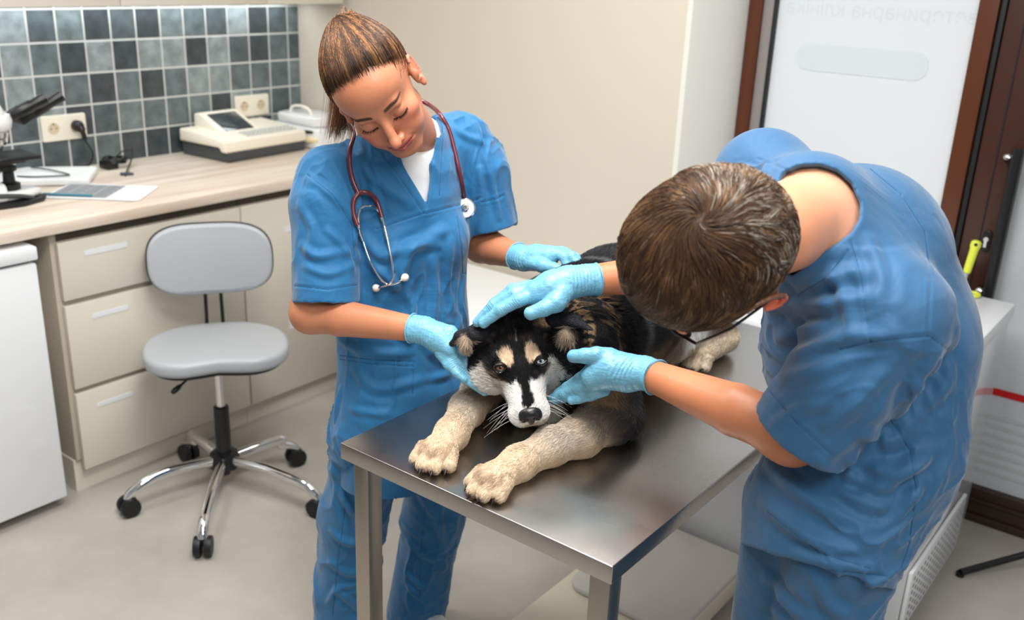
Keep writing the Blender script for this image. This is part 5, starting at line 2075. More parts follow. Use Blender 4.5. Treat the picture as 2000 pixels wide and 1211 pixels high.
    q2 = ((P2 - o) @ W) / S
    dl = q2[:, 1] - line_np(q2)
    kp = (np.abs(dl + 0.004) < 0.012 + 0.006 * rs.rand(len(P2))) & (q2[:, 2] > -0.03) & (rs.rand(len(P2)) < sstep(0.010, -0.006, dl)) & ((np.abs(q2[:, 0]) < 0.071) | (q2[:, 2] > 0.03))
    P, Nn = np.concatenate([P, P2[kp]]), np.concatenate([Nn, N2[kp]])
    ql = ((P - o) @ W) / S
    d0 = unit(ql - cc)
    b0 = unit(Bun - cc)
    K = 14
    om = np.arccos(np.clip((d0 * b0).sum(1), -1, 1))
    lenf = np.clip(0.10 + 0.9 * rs.rand(len(P)), 0, 1) * 0.9
    # long highlighted locks start at the front hairline
    front = (ql[:, 1] > line_np(ql) - 0.022)
    lenf = np.where(front, 0.92, lenf * 0.7)
    paths = []
    wob = (vnoise(P, 50, 2) - 0.5)[:, None] * 0.12
    side = unit(np.cross(d0, b0))
    for k in range(K):
        t = (k / (K - 1)) * lenf
        a = np.sin((1 - t) * om) / np.sin(om + 1e-6)
        b = np.sin(t * om) / np.sin(om + 1e-6)
        d = unit(d0 * a[:, None] + b0 * b[:, None] + side * (np.sin(t * 3.1) * 0.3)[:, None] * wob * 2)
        lift = 0.0006 + 0.0020 * rs.rand(len(P)) * np.sin(np.pi * np.clip(t / lenf, 0, 1)) if k else 0.0004
        grow = sstep(0.0, 0.35, np.full(len(P), k / (K - 1)))
        rad_ = (np.linalg.norm(ql - cc, axis=1) + 0.0004) * (1 - grow) + (scalp(d) + lift) * grow
        paths.append(o + ((cc + d * rad_[:, None]) * S) @ W.T)
    paths = np.stack(paths, 1)
    # streaks run with the locks: colour follows the angle round the crown
    e1 = unit(np.cross(b0, [1.0, 0.2, 0.1]))
    e2 = np.cross(b0, e1)
    az = np.arctan2(d0 @ e1, d0 @ e2) + 0.03 * rs.randn(len(P))
    z3 = np.stack([az * 17, om * 1.2, np.zeros(len(P))], 1)
    lock = 0.6 * vnoise(z3, 1.0, 4) + 0.4 * vnoise(z3 * [3.1, 1, 1], 1.0, 6)
    m = sstep(0.50, 0.78, lock + 0.12 * rs.randn(len(P))) * (0.3 + 0.6 * rs.rand(len(P)))
    ca, cbk, cg = lin((72, 43, 26)), lin((32, 21, 15)), lin((196, 134, 74))
    C = ca * (1 - m[:, None]) + cg * m[:, None]
    C = np.where((lock + 0.08 * rs.randn(len(P)) < 0.38)[:, None], cbk + 0.25 * (ca - cbk), C)
    C = C * (0.75 + 0.5 * rs.rand(len(P), 1))
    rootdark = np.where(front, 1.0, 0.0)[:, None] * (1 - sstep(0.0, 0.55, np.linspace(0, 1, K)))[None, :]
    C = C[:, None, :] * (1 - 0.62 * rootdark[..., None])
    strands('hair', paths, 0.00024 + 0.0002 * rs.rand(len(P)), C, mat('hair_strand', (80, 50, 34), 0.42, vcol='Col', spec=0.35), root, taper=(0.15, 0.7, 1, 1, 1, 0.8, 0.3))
    # ponytail from the crown down behind the head
    pt0 = o + W @ (Bun * np.array([1, 1.0, 0.86]) * S)
    ends = [at(668, 236, 2.02), at(655, 262, 2.03), at(676, 250, 2.03)]
    pp = []
    for i in range(900):
        j = rs.randn(3) * 0.010
        e = ends[i % 3] + j
        s0 = pt0 + rs.randn(3) * 0.006
        midp = o + W @ (np.array([0, -0.15, 0.03]) * S) + j * 1.5
        pp.append(bez(s0, midp + W @ np.array([0, 0, 0.05]), midp, e, 12))
    strands('ponytail', np.array(pp), np.full(len(pp), 0.0006), lin((150, 98, 56)) * (0.6 + rs.rand(len(pp), 1)), mat('hair_tail', (100, 64, 40), 0.4, vcol='Col', spec=0.5), root, taper=(1, 1, 0.8, 0.3))

    # ---- white undershirt
    U = Field((1.15, 1.10, 1.0), (1.75, 1.65, 1.45), 0.004)
    U.chain([waist, chest, upper], [0.140, 0.143, 0.122], k=0.03, flat=(fwd, 0.68))
    U.rc(sR, sL, 0.054, 0.054, k=0.04)
    U.rc(upper, neckb, 0.085, 0.060, k=0.04)
    nd = unit(neckb - upper)
    U.half(neckb + fwd * 0.05 - nd * 0.008 - [0, 0, 0.010], unit(nd * 0.75 + fwd * 0.5))
    Vu, Fu = U.mesh(2)
    us = skin_mesh('undershirt', Vu, Fu, None, mat('white_cotton', (228, 228, 228), 0.8, bump=(40, 0.4, 0.004)), root)

    # ---- scrub top
    T = Field((1.02, 1.02, 0.58), (1.80, 1.72, 1.45), 0.0032)
    hem = at(790, 950, 2.21)
    T.rc(sR, sL, 0.050, 0.050, k=0.0)
    # sleeves
    hR0, hR1 = at(638, 400, 1.975), at(637, 592, 1.975)
    hL0, hL1 = at(932, 330, 2.17), at(960, 448, 2.20)
    for (a, b, c, r0, r1) in ((sR, hR0, hR1, 0.072, 0.0655), (sL, hL0, hL1, 0.068, 0.058)):
        T.rc(a, b, 0.058, r0, k=0.03)
        T.rc(b, c, r0, r1, k=0.02)
        ax = unit(c - b)
        T.rc(c - ax * 0.07, c + ax * 0.06, r1 - 0.010, r1 - 0.0035, k=0.0, op='cut')
    # trim sleeve ends and hem
    for (c, ax, hwid) in ((hR1, unit(hR1 - hR0), 0.10), (hL1, unit(hL1 - hL0), 0.09)):
        R = frame(ax)
        T.box(c + ax * 0.06, (hwid, hwid, 0.06), R, rad=0.001, op='cut')
    T.chain([hem, hip, waist, chest, upper], [0.150, 0.154, 0.150, 0.154, 0.128], k=0.02, flat=(fwd, 0.70))
    T.rc(sR, sL, 0.056, 0.056, k=0.035)
    T.rc(upper, neckb - nd * 0.01, 0.105, 0.070, k=0.05)
    T.el(chest + fwd * 0.075 + sx * 0.055 - [0, 0, 0.01], (0.062, 0.05, 0.065), k=0.03)
    T.el(chest + fwd * 0.075 - sx * 0.055 - [0, 0, 0.01], (0.062, 0.05, 0.065), k=0.03)
    # open lower hem
    hx = unit(hem - hip)
    T.rc(hip + hx * 0.06, hem + hx * 0.12, 0.143, 0.145, k=0.0, op='cut', flat=(fwd, 0.68))
    T.half(hem, hx)
    # neck opening: hole for the neck and a V down the chest
    T.rc(neckb - nd * 0.05, neckb + nd * 0.12, 0.066, 0.068, k=0.004, op='cut')
    vt, va, vb = at(833, 400, 1.97), at(736, 250, 1.97), at(858, 225, 1.97)
    T.prism([vt, va + np.array([0, 0, 0.02]), vb + np.array([0, 0, 0.02])], unit(vt - EYE), 0.14, k=0.004)
    V, F = T.mesh(2)
    FL = [([(716, 470), (742, 500), (800, 480), (868, 452)], 6, 12), ([(770, 560), (800, 490), (850, 478)], 9, 12), ([(846, 505), (850, 560), (846, 640)], 6, 10),
          ([(880, 470), (876, 540), (886, 610)], 4, 9), ([(800, 560), (806, 610), (796, 660)], 5, 10), ([(905, 540), (900, 590), (912, 640)], 4, 8),
          ([(700, 500), (760, 545), (800, 590)], 5, 10), ([(712, 330), (760, 370), (800, 400)], 3.5, 10), ([(700, 300), (720, 340), (740, 420)], 4, 9),
          ([(600, 350), (650, 380), (690, 430)], 4, 10), ([(590, 480), (620, 500), (680, 490)], 4, 9), ([(595, 520), (640, 535), (688, 520)], 3, 8),
          ([(640, 450), (670, 480), (690, 530)], 4, 8), ([(585, 400), (610, 450), (600, 500)], 3, 9), ([(660, 660), (720, 690), (800, 690)], 5, 10),
          ([(690, 720), (740, 760), (830, 740)], 4, 10), ([(655, 760), (690, 800), (760, 810)], 4, 9), ([(820, 660), (860, 700), (900, 690)], 5, 10),
          ([(840, 740), (880, 730), (915, 700)], 4, 9), ([(650, 690), (665, 760), (655, 830)], 4, 8), ([(870, 230), (900, 260), (945, 280)], 3, 8),
          ([(900, 220), (930, 250), (950, 320)], 3.5, 8), ([(955, 330), (965, 380), (975, 425)], 3.5, 7), ([(690, 340), (700, 400), (694, 470)], 5, 8),
          ([(938, 330), (940, 390), (935, 450)], 4, 7), ([(760, 640), (790, 655), (850, 640)], 5, 9), ([(900, 620), (880, 660), (840, 690)], 4, 9)]
    V = crumple(V, F, 0.0065, (0.15, 0.1, 1), (5, 17), 3)
    V = folds(V, F, FL, 1.6)
    SM = [[(735, 447), (780, 432), (831, 415)], [(833, 416), (890, 402), (940, 386)], [(748, 300), (790, 360), (828, 416)], [(866, 235), (862, 300), (858, 382)],
          [(893, 425), (900, 480), (904, 535), (942, 524)], [(655, 700), (720, 710), (806, 715)], [(654, 693), (720, 702), (806, 707)], [(808, 708), (806, 770)],
          [(576, 558), (640, 565), (696, 556)], [(600, 340), (650, 380), (688, 440), (692, 500)], [(941, 395), (970, 388), (985, 380)], [(838, 300), (834, 360), (833, 408)]]
    cloth('scrub_top', V, F, M_scrubw, root, SM)
    TV, TF = V, F

    # ---- trousers
    Q = Field((1.0, 1.1, 0.0), (1.80, 1.75, 0.98), 0.0038)
    Q.rc(hR, hL, 0.100, 0.100, k=0.03, flat=(fwd, 0.85))
    for a, b, c, sg in ((hR, kneeR, ftR, -1), (hL, kneeL, ftL, 1)):
        Q.rc(a + [0, 0, 0.05], b, 0.086, 0.072, k=0.02)
        Q.rc(b, c + [0, 0, -0.05], 0.072, 0.078, k=0.03)
        Q.rc(c - [0, 0, 0.0], c - [0, 0, 0.2], 0.066, 0.074, k=0.0, op='cut')
        R = np.eye(3)
        Q.box(c - [0, 0, 0.125], (0.14, 0.14, 0.055), None, rad=0.001, op='cut')
    V, F = Q.mesh(2)
    FL = [([(662, 960), (690, 1000), (720, 1060)], 6, 12), ([(700, 920), (715, 980), (700, 1060)], 5, 12), ([(650, 1040), (680, 1060), (740, 1050)], 5, 10),
          ([(645, 1100), (690, 1120), (735, 1090)], 4, 10), ([(820, 960), (850, 1010), (880, 1080)], 6, 12), ([(870, 950), (860, 1030), (870, 1110)], 5, 10),
          ([(800, 1060), (840, 1090), (890, 1070)], 4, 10), ([(655, 1150), (680, 1170), (720, 1200)], 4, 9), ([(795, 1120), (830, 1150), (880, 1160)], 5, 9),
          ([(800, 1150), (840, 1180), (880, 1200)], 4, 8), ([(640, 1180), (660, 1150), (700, 1140)], 4, 8)]
    V = crumple(V, F, 0.008, (0.3, 0.1, 1), (8, 15), 5, 0.35)
    V = folds(V, F, FL, 1.6)
    cloth('scrub_trousers', V, F, M_scrubw, root, [[(678, 930), (672, 1010), (660, 1100), (650, 1200)], [(830, 990), (822, 1080), (818, 1200)]])
    for c in (ftR, ftL):
        SH = Field(c - [0.16, 0.2, 0.09], c + [0.16, 0.12, 0.08], 0.004)
        SH.rc(c - [0, 0, 0.040], c + fwd * 0.13 - [0, 0, 0.052], 0.046, 0.038, k=0.02)
        SH.rc(c - [0, 0, 0.03], c - [0, 0, 0.05], 0.044, 0.042, k=0.02)
        SH.half((0, 0, 0.002), (0, 0, -1))
        Vs, Fs = SH.mesh(1)
        skin_mesh('shoe', Vs, Fs, None, M_whitem, root)

    # ---- gloves
    def sk(u, v, r, dflt):
        h_ = pick(DOGV, DOGF, [(u, v)])
        return dflt
    glove(root, (wrR, 0.0265), elR - wrR, J((858, 660, 1.885, 0.0275), (878, 678, 1.875, 0.022)),
          [J((880, 668, 1.880, 0.0125), (899, 686, 1.875, 0.0108), (914, 712, 1.872, 0.0096), (923, 735, 1.870, 0.0085)),
           J((878, 680, 1.875, 0.0125), (898, 710, 1.87, 0.0105), (918, 738, 1.868, 0.0095), (940, 758, 1.868, 0.0082)),
           J((868, 686, 1.875, 0.0120), (886, 714, 1.870, 0.0105), (908, 739, 1.865, 0.0095), (946, 766, 1.862, 0.0080)),
           J((860, 690, 1.876, 0.0110), (876, 712, 1.87, 0.0095), (892, 728, 1.862, 0.0085), (906, 740, 1.856, 0.0075)),
           J((862, 650, 1.885, 0.0160), (880, 650, 1.878, 0.0140), (893, 664, 1.872, 0.0118), (903, 682, 1.868, 0.010))], 0.0285)
    glove(root, (wrL, 0.0262), elL - wrL, J((1048, 503, 2.09, 0.0265), (1072, 500, 2.075, 0.023)),
          [J((1060, 495, 2.085, 0.014), (1084, 494, 2.07, 0.012), (1103, 502, 2.055, 0.0108), (1108, 524, 2.05, 0.0092)),
           J((1068, 492, 2.085, 0.013), (1096, 492, 2.075, 0.0115), (1116, 500, 2.06, 0.0105), (1130, 518, 2.05, 0.009)),
           J((1070, 494, 2.10, 0.012), (1104, 494, 2.09, 0.0110), (1124, 503, 2.075, 0.010), (1136, 520, 2.065, 0.0085)),
           J((1066, 498, 2.12, 0.011), (1098, 500, 2.11, 0.0095), (1118, 508, 2.10, 0.009), (1132, 522, 2.09, 0.008)),
           J((1036, 512, 2.08, 0.0165), (1060, 519, 2.055, 0.0145), (1082, 524, 2.04, 0.012), (1098, 530, 2.03, 0.0098))], 0.0290)
    return root, TV, TF, (neckb, fwd, sx, o, W)


def line_np(q):
    return 0.060 - 0.9 * np.clip(0.078 - q[:, 2], 0, 0.03) - 1.25 * np.clip(0.048 - q[:, 2], 0, 1) - 5.0 * q[:, 0] ** 2


def bez(a, b, c, d, n):
    t = np.linspace(0, 1, n)[:, None]
    return a * (1 - t) ** 3 + 3 * b * t * (1 - t) ** 2 + 3 * c * t * t * (1 - t) + d * t ** 3


def pick_local(V, F, p, d):
    h = bvh(V, F).ray_cast(Vector(p), Vector(d))
    return None if h[0] is None else np.array(h[0])


woman, TOPV, TOPF, WINFO = build_woman()
# ------------------------------------------------------------------ the man
def build_man():
    W = np.array([[0.164, -0.0938, -0.982], [0.7103, 0.702, 0.0515], [0.6845, -0.706, 0.1818]])
    W = np.stack([unit(W[:, 0]), unit(W[:, 1]), unit(W[:, 2])], 1)
    o = at(1402, 490, 1.335)
    S = 1.16
    root = thing('person', 'man with short brown hair and glasses in blue scrubs bending over the dog', 'person', (1.38, 0.38, 0))
    c7 = at(1622, 392, 1.47)
    sL, sR = at(1738, 622, 1.385), at(1492, 352, 1.62)
    left = unit(sL - sR)
    chest, mid, waist, hip = at(1665, 520, 1.55), at(1690, 680, 1.575), at(1690, 850, 1.575), at(1606, 1030, 1.56)
    up = unit(chest - hip)
    fwd = unit(np.cross(left, up))
    if fwd[0] > 0:
        fwd = -fwd
    hn = o + W @ (np.array([0, -0.045, -0.085]) * S)
    G, L = head_field(W, o, S, male=True, ears=(-1, 1), neck=[(o + W @ (np.array([0, -0.02, -0.03]) * S), hn, 0.060, 0.058)])
    Vh, Fh = G.mesh(2)
    base = lin((214, 142, 106))
    hairc = lin((92, 70, 52))
    hl = lambda x, y, z: sstep(-0.006, 0.014, -(y - 0.070 + 0.55 * np.clip(0.06 - z, 0, 1) + 1.9 * np.clip(0.012 - z, 0, 1))) * (z > -0.06) * 0.9
    Ch = head_paint(Vh, W, o, S, base, lin((176, 96, 84)), lin((70, 50, 38)), lin((224, 116, 84)), hairc, hl)

    elL, wrL = at(1548, 846, 1.50), at(1259, 728, 1.722)
    elR, wrR = at(1402, 528, 1.86), at(1142, 547, 1.80)
    B = Field((1.0, 0.05, 0.0), (1.85, 1.05, 1.52), 0.0045)
    B.chain([hip, waist, mid, chest], [0.10, 0.105, 0.12, 0.115], k=0.03, flat=(fwd, 0.70))
    B.rc(sL, sR, 0.050, 0.050, k=0.04)
    back = -fwd
    B.rc(c7 - back * 0.03 - [0, 0, 0.030], chest, 0.082, 0.10, k=0.04)
    B.rc(hn, c7 - back * 0.015 - [0, 0, 0.022], 0.064, 0.070, k=0.02)
    B.rc(c7 - back * 0.02 - [0, 0, 0.034], sL, 0.055, 0.044, k=0.04)
    B.rc(c7 - back * 0.02 - [0, 0, 0.040], sR, 0.052, 0.042, k=0.04)
    hipL, hipR = hip + left * [1, 1, 0.1] * 0.050, hip - left * [1, 1, 0.1] * 0.072
    fL = np.array([hipL[0] + 0.02, hipL[1] + 0.01, 0.09])
    fR = np.array([hipR[0] + 0.03, hipR[1] - 0.01, 0.09])
    kL, kR = (hipL + fL) / 2 + fwd * [1, 1, 0] * 0.02, (hipR + fR) / 2 + fwd * [1, 1, 0] * 0.02
    for a, b, c in ((hipL, kL, fL), (hipR, kR, fR)):
        B.rc(a, b, 0.065, 0.05, k=0.01)
        B.rc(b, c, 0.05, 0.038, k=0.01)
        B.rc(c, c + fwd * [1, 1, 0] * 0.12 - [0, 0, 0.055], 0.030, 0.020, k=0.02)
    for (s_, e_, w_) in ((sL, elL, wrL), (sR, elR, wrR)):
        B.rc(s_, e_, 0.056, 0.046, k=0.02)
        m_ = e_ + (w_ - e_) * 0.35
        B.rc(e_, m_, 0.0420, 0.0430, k=0.035)
        B.rc(m_, w_, 0.0430, 0.0262, k=0.006)
    Vb, Fb = B.mesh(2)
    n = vnoise(Vb, 40)[:, None]
    cb = np.tile(lin((200, 122, 80)), (len(Vb), 1)) * (0.92 + 0.16 * n)
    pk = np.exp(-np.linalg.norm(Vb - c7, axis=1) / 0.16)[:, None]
    cb = cb * (1 - np.clip(pk * 1.2, 0, 0.9)) + lin((238, 180, 150)) * np.clip(pk * 1.2, 0, 0.9)  # pinker neck skin, its colour also lightened to offset the shade there
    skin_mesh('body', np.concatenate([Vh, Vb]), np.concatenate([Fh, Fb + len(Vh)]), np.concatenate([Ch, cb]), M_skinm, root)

    # hair: thick cap and strands turning out of the crown whorl
    cc = np.array([0, -0.018, 0.034])

    def scalp(d):
        r = 1 / np.sqrt((d[..., 0] / 0.079) ** 2 + (d[..., 1] / np.where(d[..., 1] > 0, 0.101, 0.092)) ** 2 + (d[..., 2] / 0.090) ** 2)
        return r + 0.010 * sstep(-0.1, 0.7, d[..., 1]) + 0.006 * sstep(-0.2, 0.5, d[..., 2])
    H = Field(o - 0.19, o + 0.19, 0.0025)
    sl, P = H.sub(H.lo, H.lo + H.n * H.h)
    q = ((P - o.astype(np.float32)) @ W.astype(np.float32)) / S - cc.astype(np.float32)
    rr = np.sqrt((q * q).sum(-1)) + 1e-6
    dcap = (rr - scalp(q / rr[..., None])) * 0.9
    ql = q + cc.astype(np.float32)
    ax_ = np.abs(ql[..., 0])

    def hline(x, y, z):
        a = 0.078 - 0.35 * np.clip(0.075 - z, 0, 0.03) - 2.5 * np.clip(0.045 - z, 0, 0.045) - 1.2 * np.clip(0.0 - z, 0, 1)
        return y - a
    dd = np.maximum(np.maximum(dcap, hline(ax_, ql[..., 1], ql[..., 2]) * 0.5), -0.060 - ql[..., 2])
    dear = 0.042 - np.sqrt(((ql[..., 1] + 0.014) / 0.8) ** 2 + (ql[..., 2] + 0.012) ** 2)
    dd = np.maximum(dd, np.where(ax_ > 0.045, dear, -1))
    H.f[sl] = np.minimum(dd * S, 0.05)
    Vc, Fc = H.mesh(1)
    n2 = vnoise(Vc, 260, 1)[:, None]
    skin_mesh('hair_base', Vc, Fc, lin((72, 52, 38)) * (0.6 + 0.8 * n2), mat('short_hair_cap', (70, 50, 38), 0.65, vcol='Col'), root)
    P, Nn, rs = scatter(Vc, Fc, 42000, None, 9)
    ql = ((P - o) @ W) / S
    d = unit(ql - cc)
    wh = unit(np.array([0.004, -0.052, 0.115]) - cc)          # whorl
    K = 9
    ln = 0.052 + 0.02 * rs.rand(len(P))
    ln = np.where(ql[:, 1] < -0.05, 0.034, ln)
    ln = np.where(ql[:, 2] < 0.0, 0.016, ln)
    ang = np.arccos(np.clip((d * wh).sum(1), -1, 1))
    pos = cc + d * scalp(d)[:, None]
    clump = vnoise(P, 55, 3)
    clump2 = vnoise(P, 120, 6)
    pathl = [pos.copy()]
    dcur = d.copy()
    for k in range(1, K):
        rad = unit(dcur - wh * (dcur * wh).sum(1)[:, None])
        tan_ = np.cross(np.broadcast_to(wh, rad.shape), dcur)
        tan_ = unit(tan_)
        a_ = np.arccos(np.clip((dcur * wh).sum(1), -1, 1))
        sw = 1.0 * np.exp(-a_ / 0.35) + 0.35 * np.sin(a_ * 2.4) * (dcur[:, 1] > -0.2)
        fw = np.array([0.25, 1.0, 0.0]) * (0.5 * sstep(0.1, 0.9, a_))[:, None]
        v = rad + tan_ * sw[:, None] + fw + (clump - 0.5)[:, None] * tan_ * 0.9 + rs.randn(len(P), 3) * 0.05
        v = unit(v - dcur * (v * dcur).sum(1)[:, None])
        dcur = unit(dcur + v * (ln / (K - 1) / 0.085)[:, None])
        t = k / (K - 1)
        lift = (0.0010 + 0.0045 * clump2 * math.sin(math.pi * min(t, 0.75)) + 0.0016 * rs.rand(len(P)) * t) * np.where(ln < 0.03, 0.5, 1.0)
        pathl.append(cc + dcur * (scalp(dcur) + lift)[:, None])
    paths = np.stack([o + (p * S) @ W.T for p in pathl], 1)
    ca, cbk, cg, cs = lin((92, 65, 44)), lin((48, 34, 26)), lin((168, 130, 92)), lin((174, 166, 154))
    m = sstep(0.5, 0.85, vnoise(P, 70, 8)) * (0.2 + 0.8 * rs.rand(len(P)))
    C = ca * (1 - m[:, None]) + cg * m[:, None]
    C = np.where((rs.rand(len(P)) < 0.3)[:, None], cbk, C)
    sil = (rs.rand(len(P)) < np.where((ql[:, 1] < -0.07) | (ql[:, 2] < 0.0), 0.22, 0.01))[:, None]
    C = np.where(sil, cs, C) * (0.7 + 0.6 * rs.rand(len(P), 1))
    strands('hair', paths, 0.00028 + 0.00022 * rs.rand(len(P)), C, mat('short_hair_strand', (90, 66, 46), 0.45, vcol='Col', spec=0.3), root, taper=(0.8, 1, 0.9, 0.6, 0.2))

    # glasses
    gl = thing('glasses', 'black rimmed glasses on the bending man\'s face', 'glasses', o)
    for s in (-1, 1):
        rim = []
        for a in np.linspace(0, 2 * math.pi, 29):
            cx_, cz = s * 0.034, -0.006
            x_ = 0.0265 * abs(math.cos(a)) ** 0.7 * (1 if math.cos(a) > 0 else -1)
            z_ = 0.0185 * abs(math.sin(a)) ** 0.7 * (1 if math.sin(a) > 0 else -1)
            rim.append(L(cx_ + x_, 0.1015 - 0.16 * abs(cx_ + x_) ** 1.25 * 2.2, cz + z_))
        rim = [p_ + W[:, 1] * 0.006 - W[:, 0] * 0.002 for p_ in rim]
        fr_ = MB().tube(rim, 0.0032, 8, cap=False).build('rim', M_black, gl)
        MB().tube([L(s * 0.061, 0.094, 0.006), L(s * 0.079, 0.083, 0.005), L(s * 0.088, 0.03, 0.010), L(s * 0.0875, -0.008, 0.014), L(s * 0.083, -0.028, -0.002)],
                  [(0.0042, 0.002)] * 5, 8).build('temple', M_black, gl)
        lens = MB()
        lens._add(rim[:-1], [tuple(range(28))])
        lens.build('lens', mat('lens_glass', (240, 245, 250), 0.02, trans=1.0), gl)
    MB().tube([L(-0.010, 0.1045, 0.0), L(0, 0.108, 0.003), L(0.010, 0.1045, 0.0)], 0.0026, 8).build('bridge', M_black, gl)

    # ---- scrub top
    T = Field((0.98, 0.02, 0.60), (1.86, 0.92, 1.50), 0.0034)
    hem = at(1588, 1105, 1.55)
    h0, h1 = at(1652, 735, 1.42), at(1572, 846, 1.475)
    T.rc(sL, h0, 0.076, 0.080, k=0.0)
    T.rc(h0, h1, 0.080, 0.083, k=0.02)
    ax = unit(h1 - h0)
    T.rc(h1 - ax * 0.07, h1 + ax * 0.07, 0.072, 0.0795, k=0.0, op='cut')
    T.box(h1 + ax * 0.06, (0.105, 0.105, 0.06), frame(ax), rad=0.001, op='cut')
    g0 = sR + (elR - sR) * 0.55
    axr = unit(elR - sR)
    T.rc(sR, g0, 0.072, 0.074, k=0.03)
    T.rc(g0 - axr * 0.06, g0 + axr * 0.08, 0.066, 0.0705, k=0.0, op='cut')
    T.box(g0 + axr * 0.05, (0.10, 0.10, 0.05), frame(axr), rad=0.001, op='cut')
    T.chain([hem, hip, waist, mid, chest], [0.130, 0.138, 0.160, 0.178, 0.160], k=0.024, flat=(fwd, 0.72))
    T.el(mid + back * 0.06 + up * 0.02, (0.12, 0.12, 0.15), k=0.06)
    T.rc(sL - left * 0.01, sR, 0.066, 0.064, k=0.05)
    T.rc(c7 - back * 0.04 - [0, 0, 0.035], chest, 0.10, 0.13, k=0.05)
    T.rc(c7 - back * 0.03 - [0, 0, 0.040], sL, 0.070, 0.070, k=0.05)
    T.rc(c7 - back * 0.03 - [0, 0, 0.040], sR, 0.070, 0.064, k=0.05)
    # neckline: a wide hole round the neck, running down in front
    hx = unit(hem - hip)
    T.rc(hip + hx * 0.03, hem + hx * 0.12, 0.126, 0.124, k=0.0, op='cut', flat=(fwd, 0.70))
    T.half(hem, hx)
    V0, F0 = T.mesh(2)
    # neck ring through points of the cloth, cut as a cone from in front of the opening
    ring = pick(V0, F0, [(1560, 322), (1600, 320), (1635, 332), (1662, 356), (1680, 395), (1678, 425), (1662, 452), (1632, 476), (1600, 496), (1570, 518), (1545, 536), (1520, 500), (1510, 440), (1515, 380), (1530, 335)])
    rp = np.array([h[0] for h in ring])
    rc_ = rp.mean(0)
    nn = unit(np.linalg.svd(rp - rc_)[2][2])
    if nn @ (EYE - rc_) < 0:
        nn = -nn
    T.prism(list(rp), nn, 0.075, k=0.006)
    V, F = T.mesh(2)
    FL = [([(1700, 470), (1720, 540), (1712, 620)], 4, 10), ([(1560, 560), (1620, 540), (1690, 530)], 6, 12), ([(1540, 620), (1620, 590), (1700, 580)], 5, 11),
          ([(1470, 690), (1520, 660), (1600, 640)], 7, 13), ([(1560, 690), (1650, 660), (1740, 650)], 5, 12), ([(1600, 480), (1640, 560), (1660, 640)], 5, 10),
          ([(1450, 640), (1470, 700), (1540, 760)], 7, 12), ([(1500, 600), (1560, 590), (1630, 600)], 5, 11), ([(1530, 740), (1600, 720), (1680, 690)], 4, 12),
          ([(1620, 830), (1680, 780), (1740, 710)], 4, 12), ([(1830, 690), (1780, 760), (1760, 820)], 7, 13), ([(1870, 640), (1850, 740), (1800, 800)], 6, 12),
          ([(1690, 850), (1740, 860), (1790, 820)], 6, 12), ([(1660, 900), (1720, 920), (1800, 900)], 6, 12), ([(1500, 900), (1560, 960), (1640, 1010)], 6, 13),
          ([(1490, 980), (1560, 1040), (1660, 1080)], 5, 12), ([(1700, 960), (1760, 930), (1820, 880)], 6, 12), ([(1640, 960), (1720, 990), (1790, 960)], 5, 11),
          ([(1600, 900), (1660, 930), (1740, 960)], 4, 10), ([(1440, 330), (1480, 330), (1520, 310)], 4, 8),
          ([(1450, 370), (1490, 340), (1500, 320)], 4, 8), ([(1510, 830), (1560, 800), (1620, 790)], 3, 9), 
          ([(1460, 600), (1500, 580), (1530, 560)], 6, 10), ([(1550, 1080), (1620, 1100), (1700, 1110)], 4, 9), ([(1720, 1030), (1770, 990), (1800, 940)], 5, 10)]
    V = crumple(V, F, 0.007, up * 0.6 + left, (5, 16), 8, keep=lambda q: 1 - 0.85 * sstep(1.12, 1.24, q[:, 2]))
    V = folds(V, F, FL, 1.7)
    SM = [[(1662, 470), (1682, 540), (1690, 600), (1700, 668)], [(1560, 575), (1610, 545), (1656, 490)], [(1760, 380), (1805, 450), (1818, 540), (1812, 655)],
          [(1640, 682), (1700, 668), (1760, 660), (1815, 655), (1850, 682)], [(1493, 752), (1560, 830), (1625, 888)], [(1700, 330), (1760, 380)],
          [(1740, 820), (1778, 880), (1790, 960), (1776, 1060), (1760, 1110)], [(1490, 1080), (1600, 1112), (1745, 1125)], [(1480, 310), (1530, 330), (1548, 345)], [(1500, 1000), (1600, 1080), (1700, 1110)]]
    cloth('scrub_top', V, F, M_scrubm, root, SM)

    # ---- trousers
    Q = Field((0.95, 0.0, 0.0), (1.85, 0.85, 0.98), 0.0042)
    Q.rc(hipL, hipR, 0.086, 0.086, k=0.03, flat=(fwd, 0.9))
    for a, b, c in ((hipL, kL, fL), (hipR, kR, fR)):
        Q.rc(a, b, 0.082, 0.074, k=0.02)
        Q.rc(b, c - [0, 0, 0.05], 0.076, 0.080, k=0.03)
        Q.rc(c, c - [0, 0, 0.2], 0.073, 0.08, k=0.0, op='cut')
        Q.box(c - [0, 0, 0.125], (0.14, 0.14, 0.055), None, rad=0.001, op='cut')
    V, F = Q.mesh(2)
    V = crumple(V, F, 0.008, (0.1, 0.1, 1), (6, 15), 15, 0.4)
    V = folds(V, F, [([(1500, 1130), (1530, 1170), (1580, 1211)], 6, 12), ([(1600, 1140), (1620, 1180), (1660, 1205)], 6, 12), ([(1490, 1180), (1520, 1200), (1530, 1210)], 4, 9)], 1.6)
    cloth('scrub_trousers', V, F, M_scrubm, root)
    f2 = unit(fwd * [1, 1, 0])
